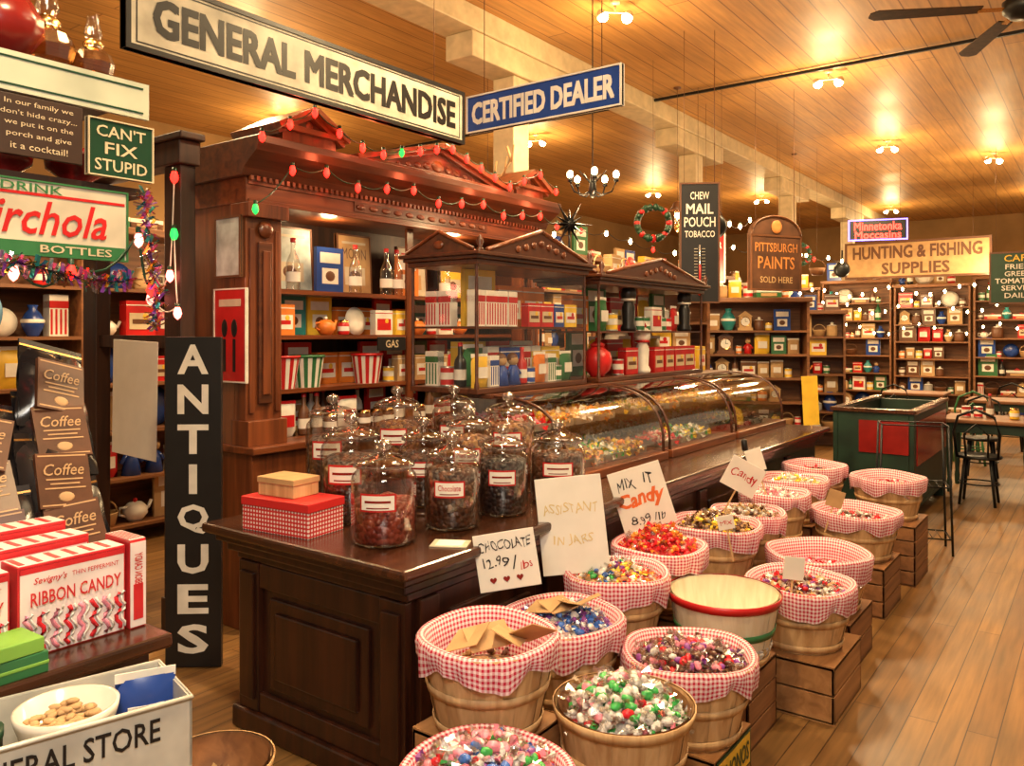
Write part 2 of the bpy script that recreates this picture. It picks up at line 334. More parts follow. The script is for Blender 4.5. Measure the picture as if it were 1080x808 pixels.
m.box(-2.8,-2.1,2.04,2.07,.60,.70,mah).box(-2.8,-2.1,2.04,2.07,.09,.17,mah)
mk(m,'stile',e,world=True,bev=.005)
m=MB(); m.box(-2.74,-2.16,2.044,2.07,.20,.57,mah); m.box(-2.69,-2.21,2.03,2.05,.25,.52,mah); mk(m,'panel',e,world=True,bev=.008)
for i in range(6):
    y0=2.1+i*.81
    m=MB(); m.box(-1.985,-1.955,y0,y0+.1,.09,.70,mah); mk(m,'stile',e,world=True,bev=.005)
    m=MB(); m.box(-1.985,-1.965,y0+.17,y0+.73,.17,.62,mah).box(-1.97,-1.95,y0+.23,y0+.67,.23,.56,mah); mk(m,'panel',e,world=True,bev=.008)
# ---------------------------------------------------------------- curved glass cases
def case(y0,y1,seed):
    e=E('glass_display_case',(-2.65,(y0+y1)/2,.85),'curved glass candy display case with wooden frame on the counter','display case',group='curved counter cases')
    mk(MB().box(-3.04,-2.22,y0,y1,.85,.90,hutY),'base',e,world=True,bev=.006)
    arc=[(-2.25,.90)]+[(-2.75+.5*math.cos(a)**.72,.92+.375*math.sin(a)**.78) for a in [PI/2*i/12 for i in range(1,12)]]+[(-2.75,1.295),(-3.0,1.295)]
    vs=[];fs=[]
    for x,z in arc: vs+=[(x,y0+.02,z),(x,y1-.02,z)]
    for i in range(len(arc)-1): fs.append((2*i,2*i+1,2*i+3,2*i+2))
    g=MB().add(vs,fs,caseglass,True); mk(g,'curved_glass',e,world=True)
    for y in (y0+.015,y1-.015):
        g=MB().add([(x,y,z) for x,z in arc]+[(-3.0,y,.90)],[tuple(range(len(arc)+1))],caseglass); mk(g,'end_glass',e,world=True)
        mk(MB().tube([(x,y,z) for x,z in arc],.009,dhut,8).tube([(-3.0,y,.9),(-3.0,y,1.28)],.012,dhut),'frame',e,world=True)
    mk(MB().box(-3.03,-3.015,y0,y1,.9,1.28,hut),'back_panel',e,world=True)
    mk(MB().box(-3.08,-2.72,y0-.02,y1+.02,1.28,1.305,dhut),'top_board',e,world=True,bev=.005)
    mk(MB().box(-3.0,-2.5,y0+.03,y1-.03,1.09,1.098,glass),'shelf',e,world=True)
    n=int((y1-y0-.1)/.25)
    for i in range(n):
        for (x,z) in ((-2.42,.902),(-2.68,.902),(-2.9,.902),(-2.64,1.1),(-2.88,1.1)):
            y=y0+.17+i*.25
            place('tray:'+R.choice('abcde'),(x,y,z),PI/2)
# ---------------------------------------------------------------- product templates
TPL={}
candyc=[P('candy_'+k,c,.25,var=.3,scale=60) for k,c in dict(red=(.65,.02,.03),green=(.05,.38,.08),yellow=(.8,.55,.05),blue=(.05,.15,.5),white=(.80,.75,.70),brown=(.10,.035,.02),pink=(.75,.25,.33),orange=(.8,.25,.03),purple=(.25,.06,.3)).items()]
cR,cG,cY,cB,cW,cN,cK,cO,cP=candyc
cGl=P('candy_clear',(.72,.68,.63),.06,var=.35,scale=90)
wrapm=GLASS('clear_wrapper',(.97,.97,.97),.35,.9,.15)
def candy(mb,M,mat,n=6,L=1.0,w=None):
    prof=[(.0005,-.013),(.008,-.009),(.0105,0),(.008,.009),(.0005,.013)]
    Q=M@Matrix.Diagonal((L,L,L*1.15,1)); mb.lathe(prof,mat,n,M=Q)
    wm=w or (wrapm if R.random()<.6 else mat)
    for s in (1,-1):
        vs=[(0,0,s*.012),(.015,.003,s*.028),(.006,-.006,s*.033),(-.006,.006,s*.033),(-.015,-.003,s*.028)]
        mb.add(vs,[(0,1,2),(0,2,3),(0,3,4)],wm,M=Q)
def rrot(): return Matrix.Rotation(R.uniform(0,6.28),4,'Z')@Matrix.Rotation(R.uniform(1.0,2.1),4,'X')@Matrix.Rotation(R.uniform(0,6),4,'Z')
def build(k):
    p=k.split(':'); t=p[0]; c=COLS.get(p[1]) if len(p)>1 else None; c2=white if c is not white else red
    cn=p[1] if len(p)>1 else ''
    if t=='box':
        w,h=(.085,.15); m=MB().box(-w,w,-.035,.035,0,h*1.3,c); m.box(-w*.8,w*.8,-.0375,-.034,h*.25,h*.85,c2 if c is not red else cream).box(-w,w,-.0365,.0365,h*1.12,h*1.16,c2); m.box(-w*.6,w*.6,-.0385,-.037,h*.45,h*.62,red if c is not red else brown)
        m.ball((w*.3,-.037,h*.72),.02,yellow if c is not yellow else red,8,(1,.1,1))
        return L_(mk(m,'candy_box',bev=.002),cn+' cardboard product box with printed front panel','box')
    if t=='flat':
        m=MB().box(-.11,.11,-.06,.06,0,.07,c).box(-.112,.112,-.062,.062,.045,.072,c2).box(-.07,.07,-.0635,-.061,.01,.038,tan).tube([(-.02,-.03,.075),(0,0,.095),(.03,-.02,.078),(-.03,.01,.078),(0,0,.095)],.006,red)
        return L_(mk(m,'gift_box',bev=.002),'low '+cn+' gift box with lid and bow','box')
    if t=='stripe':
        m=MB().box(-.045,.045,-.03,.03,0,.2,white)
        for i in range(4): m.box(-.04+i*.022,-.03+i*.022,-.032,-.029,.01,.13,c)
        m.box(-.045,.045,-.032,.032,.135,.17,c)
        return L_(mk(m,'candy_box',bev=.002),'white box with '+cn+' candy stripes','box')
    if t=='can':
        m=MB().lathe([(.001,0),(.042,0),(.044,.004),(.042,.01)],metal,20).lathe([(.042,.01),(.042,.105)],c,20).lathe([(.0425,.04),(.0425,.08)],c2,20).lathe([(.042,.105),(.044,.112),(.04,.114),(.001,.11)],metal,20)
        return L_(mk(m,'tin_can'),'round tin can with '+cn+' paper label','can')
    if t=='bottle':
        m=MB().lathe([(.001,0),(.034,.002),(.036,.01),(.036,.13),(.03,.155),(.014,.18),(.013,.235)],c,18).lathe([(.0365,.04),(.0365,.1)],white if c is not white else tan,18).lathe([(.015,.23),(.015,.25),(.001,.252)],red,12)
        return L_(mk(m,'bottle'),cn+' glass bottle with paper label and cap','bottle')
    if t=='clearbottle':
        m=MB().lathe([(.001,0),(.04,.002),(.042,.01),(.042,.16),(.034,.19),(.015,.23),(.014,.30)],jglass,18); 
        o=L_(mk(m,'bottle'),'clear glass bottle with red cap','bottle'); mk(MB().lathe([(.017,.29),(.017,.315),(.001,.318)],red,12),'cap',o); mk(MB().lathe([(.0425,.05),(.0425,.11)],wpap,18),'paper_label',o); return o
    if t=='jar':
        m=MB().lathe([(.001,0),(.04,.002),(.044,.01),(.044,.08),(.036,.095)],c,18).lathe([(.039,.093),(.039,.112),(.001,.114)],brass,18).lathe([(.0446,.03),(.0446,.065)],wpap,18)
        return L_(mk(m,'preserve_jar'),'preserve jar of '+cn+' jelly with brass lid','jar')
    if t=='book':
        m=MB().box(-.1,.1,-.012,.012,0,.26,c).box(-.096,.1005,-.009,.009,.004,.256,wpap).box(-.075,.075,-.0135,-.012,.17,.23,c2).box(-.06,.06,-.0135,-.012,.05,.14,c2).ball((0,-.0135,.095),.03,brown,10,(1.2,.06,1))
        return L_(mk(m,'book'),cn+' hardback book standing face out','book')
    if t=='bag':
        n=6; vs=[];fs=[]
        for s in (-1,1):
            for i in range(n+1):
                for j in range(n+1):
                    x=i/n*2-1; z=j/n*2-1; d=.03*(1-abs(x)**3)*(1-abs(z)**3)
                    vs.append((x*.075,s*d,.1+z*.1))
        for q in (0,1):
            o=q*(n+1)**2
            for i in range(n):
                for j in range(n): fs.append((o+i*(n+1)+j,o+(i+1)*(n+1)+j,o+(i+1)*(n+1)+j+1,o+i*(n+1)+j+1))
        m=MB().add(vs,fs,c,True).box(-.076,.076,-.002,.002,.19,.215,c2).box(-.045,.045,-.032,-.026,.06,.13,c2)
        return L_(mk(m,'candy_bag'),'puffy '+cn+' bag of candy with crimped top','bag')
    if t=='plate':
        m=MB().lathe([(.001,-.012),(.05,-.01),(.06,-.018),(.11,-.03),(.112,-.024),(.06,-.006),(.001,0)],c,24,M=Matrix.Translation((0,.03,.11))@Matrix.Rotation(PI/2-.12,4,'X')).lathe([(.075,-.0225),(.085,-.025)],c2,24,M=Matrix.Translation((0,.026,.11))@Matrix.Rotation(PI/2-.12,4,'X'))
        return L_(mk(m,'plate'),cn+' ringed plate standing upright on a shelf','plate')
    if t=='vase':
        m=MB().lathe([(.001,0),(.035,0),(.04,.01),(.07,.07),(.075,.11),(.05,.16),(.025,.19),(.035,.22),(.03,.22),(.02,.19)],c,20).lathe([(.0745,.095),(.0765,.11),(.073,.12)],c2,20)
        return L_(mk(m,'vase'),cn+' glazed pottery vase with banded belly','vase')
    if t=='crock':
        m=MB().lathe([(.001,0),(.06,0),(.065,.02),(.068,.10),(.06,.12),(.066,.13),(.06,.135),(.054,.12)],c,20).lathe([(.06,.13),(.05,.14),(.015,.15),(.02,.17),(.001,.18)],c2,20)
        return L_(mk(m,'crock'),cn+' stoneware crock with knobbed lid','crock')
    if t=='teapot':
        m=MB().lathe([(.001,0),(.04,0),(.07,.04),(.07,.08),(.04,.11),(.001,.115)],c,20).ball((0,0,.125),.014,c2,8).tube([(.06,0,.05),(.09,0,.07),(.11,0,.11)],.011,c,8).tube([(-.06,0,.09),(-.1,0,.09),(-.105,0,.05),(-.065,0,.035)],.008,c,8)
        return L_(mk(m,'teapot'),cn+' round teapot with curved spout and handle','teapot')
    if t=='doll':
        m=MB().lathe([(.001,0),(.055,0),(.04,.08),(.025,.13),(.001,.14)],c,14).ball((0,0,.165),.038,tan,12).ball((0,.006,.175),.04,brown,12).tube([(-.025,0,.12),(-.06,-.01,.07)],.012,c,6).tube([(.025,0,.12),(.06,-.01,.07)],.012,c,6)
        return L_(mk(m,'rag_doll'),'small rag doll in a '+cn+' dress','doll')
    if t=='wicker':
        m=MB().lathe([(.001,0),(.07,0),(.09,.09),(.093,.1),(.085,.09),(.06,.03)],c,20).tube([(.088*math.cos(PI*i/10),0,.09+.09*math.sin(PI*i/10)) for i in range(11)],.006,c)
        return L_(mk(m,'wicker_basket'),'small wicker basket with arched handle','basket')
    if t=='clock':
        m=MB().box(-.08,.08,-.04,.04,0,.03,c).box(-.065,.065,-.03,.03,.03,.15,c).prism([(-.08,.15),(.08,.15),(0,.21)],'y',-.035,.035,c).lathe([(.001,.033),(.045,.032)],wpap,20,M=Matrix.Translation((0,0,.095))@Matrix.Rotation(PI/2,4,'X')).lathe([(.045,.03),(.052,.034),(.052,.03)],brass,20,M=Matrix.Translation((0,0,.095))@Matrix.Rotation(PI/2,4,'X')).box(-.002,.002,-.036,-.034,.095,.13,black).box(0,.025,-.036,-.034,.093,.097,black)
        return L_(mk(m,'mantel_clock',bev=.001),cn+' wooden mantel clock with round white dial','clock')
    if t=='bucket':
        m=MB()
        for i in range(24):
            a=2*PI*i/24; m.lathe([(.07,0),(.095,.17)],c if i%2 else white,1,a0=a,a1=a+2*PI/24,sm=False)
        m.disc(.07,0,white); m.disc(.088,.14,tan)
        o=L_(mk(m,'striped_bucket'),cn+' and white striped snack bucket','bucket'); mk(MB().lathe([(.093,.165),(.1,.165),(.1,.18),(.093,.18)],c,24),'rim',o); return o
    if t=='dispenser':
        m=MB().lathe([(.001,0),(.05,0),(.055,.02),(.04,.05),(.045,.16),(.03,.2)],c,18)
        o=L_(mk(m,'candy_dispenser'),'tall '+cn+' candy dispenser with round top','dispenser')
        mk(MB().ball((0,0,.25),.055,c,16),'globe',o); mk(MB().lathe([(.03,.2),(.05,.205),(.05,.215),(.03,.22)],c2,16).lathe([(.02,.3),(.03,.305),(.02,.33),(.001,.335)],c2,12),'collar',o); return o
    if t=='tray':
        m=MB().box(-.11,.11,-.11,.11,0,.008,metal).box(-.11,.11,-.11,-.104,.008,.04,metal).box(-.11,.11,.104,.11,.008,.04,metal).box(-.11,-.104,-.104,.104,.008,.04,metal).box(.104,.11,-.104,.104,.008,.04,metal)
        o=L_(mk(m,'candy_tray'),'metal tray filled with sweets in the case','tray')
        h=MB(); pc={'a':[cN,cN,brown],'b':[cR,cW,cK],'c':[cO,cY,tan],'d':[cG,cW,cY],'e':[cW,tan,cW]}[cn]
        for i in range(46):
            x,y=R.uniform(-.09,.09),R.uniform(-.09,.09)
            candy(h,Matrix.Translation((x,y,.02+R.uniform(.01,.05)*(1.3-(abs(x)+abs(y))*7)))@rrot(),R.choice(pc),5,1.7,w=R.choice(pc))
        q=mk(h,'candy_pile',o); q['kind']='stuff'; return o
def place(k,loc,rz=0,group=None,label=None,s=1):
    rz2=rz+R.uniform(-.12,.12)
    if k in TPL: return dup(TPL[k],loc,(0,0,rz2),label=label,group=group,sc=(s,s,s))
    o=build(k); TPL[k]=o; o.location=loc; o.rotation_euler=(0,0,rz2); o.scale=(s,s,s)
    if group: o['group']=group
    if label: o['label']=label
    return o
WID=dict(box=.19,stripe=.10,can=.1,bottle=.09,clearbottle=.1,jar=.1,book=.22,bag=.17,bucket=.22,plate=.23,dispenser=.12,vase=.16,crock=.14,teapot=.22,doll=.14,wicker=.19,clock=.18,flat=.24)
def row(a,b,z,rz,kinds,group,s=1,skip=0,gap=.01,vary=0):
    a=Vector(a);b=Vector(b);Ln=(b-a).length;d=(b-a)/Ln;t=0
    while True:
        k=R.choice(kinds); s2=s*R.uniform(1-vary,1+vary*.4); w=WID[k.split(':')[0]]*s2+gap
        if t+w>Ln: break
        if R.random()>=skip:
            q=a+d*(t+w/2); place(k,(q.x,q.y,z),rz,group,s=s2)
        t+=w
case(3.5,4.66,1); case(4.72,5.8,3); case(5.86,6.95,2)
# ---------------------------------------------------------------- tall glass showcases on the case tops
def showcase(y0,y1,zt,x0=-3.26,x1=-2.76,zb=1.307,gl=True):
    e=E('glass_showcase',((x0+x1)/2,(y0+y1)/2,zb),'tall wood framed showcase with carved pediment top','showcase',group='wood framed showcases')
    mk(MB().box(x0,x1,y0,y1,zb,zb+.03,dhut),'base',e,world=True,bev=.004)
    for x in (x0+.012,x1-.012):
        for y in (y0+.012,y1-.012): mk(MB().lathe([(.014,zb+.03),(.014,zb+.05),(.009,zb+.07),(.011,(zb+zt)/2),(.009,zt-.05),(.014,zt)],dhut,8,c=(x,y,0)),'post',e,world=True)
    zm=(zb+zt)/2-.01
    mk(MB().box(x0+.01,x1-.01,y0+.01,y1-.01,zm,zm+.012,dhut),'shelf',e,world=True)
    if gl:
        g=MB(); g.add([(x1-.012,y0+.02,zb+.03),(x1-.012,y1-.02,zb+.03),(x1-.012,y1-.02,zt),(x1-.012,y0+.02,zt)],[(0,1,2,3)],glass)
        mk(g,'glass_panel',e,world=True)
        g=MB(); g.add([(x0+.02,y0+.012,zb+.03),(x1-.02,y0+.012,zb+.03),(x1-.02,y0+.012,zt),(x0+.02,y0+.012,zt)],[(0,1,2,3)],glass); mk(g,'glass_panel',e,world=True)
    mk(MB().box(x0-.01,x1+.01,y0-.01,y1+.01,zt-.03,zt,dhut).box(x0-.03,x1+.03,y0-.03,y1+.03,zt,zt+.02,dhut).box(x0-.05,x1+.05,y0-.05,y1+.05,zt+.02,zt+.04,dhut),'cornice',e,world=True,bev=.004)
    ym=(y0+y1)/2; zz=zt+.04
    m=MB().prism([(y0+.05,zz),(y1-.05,zz),(ym,zz+.15)],'x',x1-.02,x1+.03,dhut)
    for s,yy in ((1,y1-.05),(-1,y0+.05)):
        m.tube([(x1+.03,yy,zz+.01),(x1+.03,ym,zz+.16)],.014,hut,8)
    for k in range(-3,4): m.ball((x1+.033,ym+k*.08,zz+.035+.05*(1-abs(k)/3.)),.022,hut,8,(.5,1.3,1))
    mk(m,'pediment',e,world=True,bev=.003)
    xm=(x0+x1)/2
    m=MB().prism([(x0,zz),(x1,zz),(xm,zz+.11)],'y',y0-.03,y0+.02,dhut).tube([(x0,y0-.03,zz+.01),(xm,y0-.03,zz+.12),(x1,y0-.03,zz+.01)],.012,hut,8).ball((xm,y0-.033,zz+.045),.026,hut,8,(1.5,.5,1)); mk(m,'pediment',e,world=True,bev=.003)
    for y in (y0,y1): mk(MB().lathe([(.02,zz),(.022,zz+.01),(.01,zz+.025),(.022,zz+.05),(.012,zz+.075),(.001,zz+.09)],dhut,12,c=(x1+.02,y,0)),'finial',e,world=True)
    return zm+.012
z1=showcase(3.41,4.56,2.05); z2=showcase(4.72,6.45,2.0,gl=False)
g='showcase boxes'
row((-2.84,3.45),(-2.84,3.95),z1,PI/2,['stripe:red'],g,1.02,gap=.0)
y=4.03
for k in ('box:red','box:red','box:blue','box:yellow'): place(k,(-2.84+R.uniform(0,.01),y,z1),PI/2,g,s=.74); y+=.137
row((-3.2,3.5),(-2.9,3.5),z1,0,['stripe:red'],g,1.02,gap=0)
row((-3.02,3.6),(-3.02,4.5),z1,PI/2,['box:red','box:orange','box:white','book:yellow','box:blue'],g,1.3,gap=0)
row((-2.84,3.46),(-2.84,4.52),1.338,PI/2,['stripe:yellow','bag:yellow','can:blue','bag:green','stripe:blue','can:red','bottle:red','stripe:green','doll:blue','bag:orange','can:green'],g,.88,gap=-.01)
row((-3.2,3.5),(-2.9,3.5),1.338,0,['stripe:yellow','bottle:black','stripe:green','can:red'],g,1.0,gap=0)
row((-2.94,3.5),(-2.94,4.5),1.338,PI/2,['stripe:yellow','box:blue','bag:green','stripe:red','box:yellow'],g,1.12,gap=0)
row((-3.08,3.6),(-3.08,4.5),1.338,PI/2,['box:red','box:yellow','box:white','book:green','book:yellow'],g,1.3,gap=0)
g='goods on the open showcase'
row((-2.84,4.78),(-2.84,5.2),z2,PI/2,['can:yellow','bag:green','jar:yellow'],g,1.1,gap=0)
for y in (5.28,6.25): place('dispenser:black',(-2.84,y,z2),PI/2,g,s=1.1)
row((-2.84,5.4),(-2.84,6.15),z2,PI/2,['box:white','box:yellow','can:red','bag:red','can:green','jar:orange'],g,.95,gap=0)
place('dispenser:white',(-2.84,5.5,1.338),PI/2,g,s=1.15)
row((-2.84,5.62),(-2.84,6.4),1.338,PI/2,['box:red','box:red','box:white'],g,1.0,gap=0)
row((-2.86,5.1),(-2.86,5.42),1.338,PI/2,['box:red','can:red'],g,1.0)
o=mk(MB().lathe([(.001,0),(.05,0),(.055,.015),(.09,.05),(.105,.11),(.09,.17),(.05,.2),(.045,.215),(.001,.215)],red,28),'red_round_jar',loc=(-2.87,4.88,1.338)); L_(o,'big glossy round red ceramic jar on the case top','jar'); mk(MB().lathe([(.05,.213),(.055,.222),(.03,.24),(.012,.25),(.016,.27),(.001,.275)],red,20),'lid',o)
for zz,s_ in ((z2,1.3),(1.338,1.3)): row((-3.08,4.8),(-3.08,6.4),zz,PI/2,['box:orange','bag:yellow','box:red','book:green','book:red','bag:green'],g,s_,gap=0)
row((-3.06,4.8),(-3.06,6.4),2.043,PI/2,['bottle:brown','plate:blue','can:green','box:tan','plate:red','teapot:white','wicker:tan','clock:brown'],'goods on the showcase top',1,.2)
row((-2.95,6.55),(-2.95,6.95),1.306,PI/2,['box:yellow','jar:red','can:orange'],g,1.1)
# ---------------------------------------------------------------- back bar hutch
e=E('back_bar_cabinet',(-4.05,4.07,0),'tall carved aged dark red-brown wooden back bar cabinet','cabinet')
xb,xf,y0,y1=-4.3,-3.8,2.68,5.5
mk(MB().box(xb,xf+.06,y0,y1,0,.98,hut).box(xb,xf+.1,y0-.02,y1+.02,.98,1.02,hutY),'base_cabinet',e,world=True,bev=.006)
mk(MB().box(xb,xb+.02,y0,y1,1.02,2.4,dark),'back_panel',e,world=True)
for a,b in ((y0,y0+.24),(y1-.24,y1)):
    m=MB().box(xf-.10,xf,a,b,1.02,2.36,hut).box(xf-.12,xf+.04,a-.01,b+.01,1.02,1.16,hut).box(xf-.12,xf+.05,a-.015,b+.015,2.28,2.36,hut)
    m.box(xf,xf+.014,a+.02,a+.05,1.2,2.22,hut).box(xf,xf+.014,b-.05,b-.02,1.2,2.22,hut)
    c=(a+b)/2
    m.box(xf,xf+.02,c-.045,c+.045,1.25,2.15,dhut); m.box(xf+.02,xf+.032,c-.025,c+.025,1.3,2.1,hut)
    m.lathe([(.001,-.02),(.04,-.02),(.05,0),(.03,.015),(.015,.02),(.001,.02)],hut,16,M=Matrix.Translation((xf+.02,c,2.22))@Matrix.Rotation(PI/2,4,'Y'))
    mk(m,'pilaster',e,world=True,bev=.004)
for y in (y0,y1-.04): mk(MB().box(xb,xf-.1,y,y+.04,1.02,2.4,hut),'side_panel',e,world=True)
for z in (1.31,1.63,1.9): mk(MB().box(xb+.02,xf-.1,y0+.04,y1-.04,z-.025,z,hutY),'shelf',e,world=True)
mk(MB().box(xf-.11,xf-.09,4.04,4.1,1.02,2.36,hut),'mullion',e,world=True)
mk(MB().box(xb,xf+.02,y0-.01,y1+.01,2.36,2.5,hutY).box(xf+.02,xf+.035,y0,y1,2.355,2.38,hutY),'frieze',e,world=True,bev=.004)
m=MB().prism([(xb,2.5),(xf+.04,2.5),(xf+.06,2.54),(xf+.11,2.58),(xf+.17,2.62),(xf+.19,2.66),(xf+.19,2.7),(xb,2.7)],'y',y0-.05,y1+.06,dhut); mk(m,'cornice',e,world=True,bev=.004)
m=MB(); yy=y0
while yy<y1-.03: m.box(xf+.02,xf+.05,yy,yy+.02,2.48,2.505,hut); yy+=.04
m.box(xf+.02,xf+.03,y0,y1,2.46,2.51,hut); mk(m,'dentil_moulding',e,world=True)
m=MB(); yy=3.5
while yy<4.8: 
    m.ball((xf+.03,yy,2.43),.018,hut,8,(.4,2.2,1)); yy+=.11
m.box(xf+.02,xf+.028,3.45,4.78,2.40,2.46,dhut)
mk(m,'carved_frieze',e,world=True)
for c,w,h in ((4.12,1.5,.20),(3.02,.44,.12),(5.2,.42,.12)):
    m=MB()
    base=2.7 if w>1 else 2.78
    if w<1: m.box(xf-.25,xf+.13,c-w/2+.03,c+w/2-.03,2.7,2.78,hut)
    m.prism([(c-w/2,base),(c+w/2,base),(c,base+h)],'x',xf-.25,xf+.12,dhut)
    dz=math.atan2(h,w/2); l=math.hypot(h,w/2)+.03
    for s in (1,-1):
        T=Matrix.Translation((0,c,base+h))@Matrix.Rotation(-s*dz if s>0 else dz,4,'X')
        m.box(xf-.26,xf+.19,0 if s>0 else -l,l if s>0 else 0,-.005,.03,hutY,M=T)
        m.box(xf-.25,xf+.155,0 if s>0 else -l,l if s>0 else 0,-.03,-.005,hutY,M=T)
    m.box(xf-.25,xf+.17,c-w/2,c+w/2,base-.01,base+.02,hutY)
    m.ball((xf+.12,c,base+h*.38),.04 if w>1 else .025,hut,12,(.4,1.6 if w>1 else 1,1))
    if w>1:
        for k in (-1,1):
            for j in range(4): m.ball((xf+.12,c+k*(.11+.09*j),base+h*(.32-.04*j)),.03-.005*j,hut,8,(.4,1.4,.8))
    mk(m,'pediment',e,world=True,bev=.003)
g='goods on the back bar shelves'
def pic(label,y,z,w,h,mat,txt,tc,x=-4.1):
    o=sign('framed_print',label,w,h,(x,y,z+h/2+.003),PI/2,mat,brown,.01,[(txt,0,h*.18,w*.7,h*.18,tc,N0)] if txt else (),t=.02,lean=-.06,cat='picture')
    m=MB().box(-w*.3,w*.3,-.0125,-.0105,-h*.35,-h*.05,aged if mat is not aged else tan).ball((0,-.0125,-h*.2),h*.1,brown,12,(1.3,.06,1)).box(-w*.35,w*.35,-.0125,-.0105,h*.34,h*.38,aged if mat is not aged else red); mk(m,'printed_image',o)
paleb=P('pale_blue_print',(.45,.52,.50),.6,var=.4)
pic('tall pale blue printed picture on shelf',3.2,1.9,.36,.40,paleb,'',white)
pic('tan MOON picture with dark lettering on shelf',3.74,1.9,.3,.40,tan,'MOON',brown)
pic('pale print leaning on shelf',4.3,1.9,.3,.36,aged,'',brown); pic('yellow print leaning on shelf',4.75,1.9,.3,.34,yellow,'',brown)
for y in (3.12,3.62,3.9,4.0,4.5): place('clearbottle',(-3.95,y,1.9),PI/2,g,s=1.0)
place('book:blue',(-4.0,3.44,1.9),PI/2,g,s=1.1); place('book:orange',(-4.0,4.15,1.9),PI/2,g,s=1.1)
row((-4.16,2.97),(-4.16,5.1),1.63,PI/2,['book:red','book:yellow','box:orange','book:teal','box:blue','book:tan'],g,.95,0,0)
place('box:orange',(-3.98,3.05,1.63),PI/2,g,s=.95); row((-3.98,3.3),(-3.98,5.1),1.63,PI/2,['stripe:red','box:white','box:yellow','jar:red','plate:white','teapot:orange','doll:red'],g,.85,.05)
row((-4.16,2.97),(-4.16,5.1),1.31,PI/2,['book:red','box:yellow','box:tan','book:green','box:orange','book:white'],g,1.05,0,0)
for y,k in ((3.06,'bucket:red'),(3.25,'bucket:green'),(3.75,'bucket:red')): place(k,(-3.98,y,1.31),PI/2,g,s=1.1)
row((-3.98,3.9),(-3.98,5.1),1.31,PI/2,['box:tan','jar:brown','bag:red','can:yellow'],g,.9,.1)
row((-3.95,2.97),(-3.95,5.1),1.022,PI/2,['box:red','jar:brown','bag:white','bottle:brown','can:red'],g,1,.1)
row((-4.15,2.97),(-4.15,5.1),1.022,PI/2,['book:red','bottle:brown','box:tan','bottle:white'],g,1,.1)
sign('small_sign','black GAS shelf sign with pale lettering',.26,.09,(-3.86,3.86,1.57),PI/2,black,None,0,[('GAS',0,0,.12,.05,cream)],t=.01)
# poster on cabinet side & string lights
o=sign('poster','red poster with black cutlery silhouettes on the cabinet side',.3,.52,(-3.90,2.655,1.63),0,red,white,.008,[],t=.006)
m=MB()
for x in (-.05,.04): m.box(x-.012,x+.012,-.006,-.004,-.2,-.02,black).ball((x,-.005,.04),.028,black,12,(1,.08,1.8))
m.box(-.1,.1,-.006,-.004,.16,.2,aged)
mk(m,'silhouette',o)
sign('poster','blue toned picture fixed to the cabinet side',.24,.34,(-3.92,2.655,2.12),0,paleb,brown,.012,[],t=.008)
BM={}
def lights(label,pts,cols,cab,s=1.35,sag=.06):
    e=E('string_lights',pts[0],label,'string lights')
    full=[]
    for a,b in zip(pts[:-1],pts[1:]):
        a=Vector(a);b=Vector(b)
        for t in range(6):
            q=a.lerp(b,t/6); q.z-=sag*math.sin(PI*t/6); full.append(q)
    full.append(Vector(pts[-1])); mk(MB().tube(full,.004,cab,5),'cable',e,world=True)
    for p,c in zip(pts,cols):
        k=(c.name,s)
        if k not in BM:
            b=mk(MB().lathe([(.001,-.055*s),(.012*s,-.045*s),(.018*s,-.028*s),(.014*s,-.01*s),(.01*s,0)],c,12).lathe([(.011*s,0),(.011*s,.02),(.001,.02)],dgreen,8),'bulb',e); BM[k]=b
        else: b=BM[k].copy(); COL.objects.link(b); b.parent=e
        b.location=Vector(p)-e.location
h_=[(-3.57,2.62,2.70),(-3.57,2.80,2.80),(-3.57,2.97,2.90),(-3.57,3.15,2.82),(-3.57,3.33,2.77),(-3.57,3.5,2.76),(-3.57,3.66,2.80),(-3.57,3.83,2.84),(-3.57,3.99,2.88),(-3.57,4.15,2.91),(-3.57,4.3,2.87),(-3.57,4.46,2.83),(-3.57,4.62,2.79),(-3.57,4.8,2.75),(-3.57,4.98,2.82),(-3.57,5.2,2.90),(-3.57,5.42,2.80)]
lights('red and green bulbs strung along the cabinet cornice',h_,[hotgreen if i==6 else hotred for i in range(17)],dgreen,1.0,.02)
l_=[(-3.60,2.60,2.32)]+[(-3.60,2.84+.24*i,2.56+.03*math.sin(i*2.1)) for i in range(12)]
lights('lower strand of red bulbs under the cabinet cornice',l_,[hotgreen]+[hotred]*12,dgreen,1.0,.03)
lights('white wired pink bulbs hanging from the dark frame',[(-3.98,2.37,2.5),(-4.04,2.38,1.98),(-4.2,2.36,1.86),(-3.95,2.37,1.78),(-4.0,2.38,2.2)],[hotred,hotpink,hotpink,hotpink,hotgreen],white,1.2)
def pt(loc,en,col,r=.05):
    l=D.lights.new('glow','POINT'); l.energy=en; l.color=col; l.shadow_soft_size=r; o=D.objects.new('bulb_glow',l); COL.objects.link(o); o.location=loc  # glow of bulbs and lamps, plus fill points that have no bulb
for p in h_[1::3]+l_[2::3]: pt((p[0]+.07,p[1],p[2]-.02),1.2,(1,.16,.06),.03)
pt((-3.9,2.3,1.95),2,(1,.3,.2)); pt((-3.95,3.4,2.3),6,(1,.66,.34)); pt((-3.95,4.6,2.3),6,(1,.66,.34))  # the warm pair inside the cabinet has no bulbs
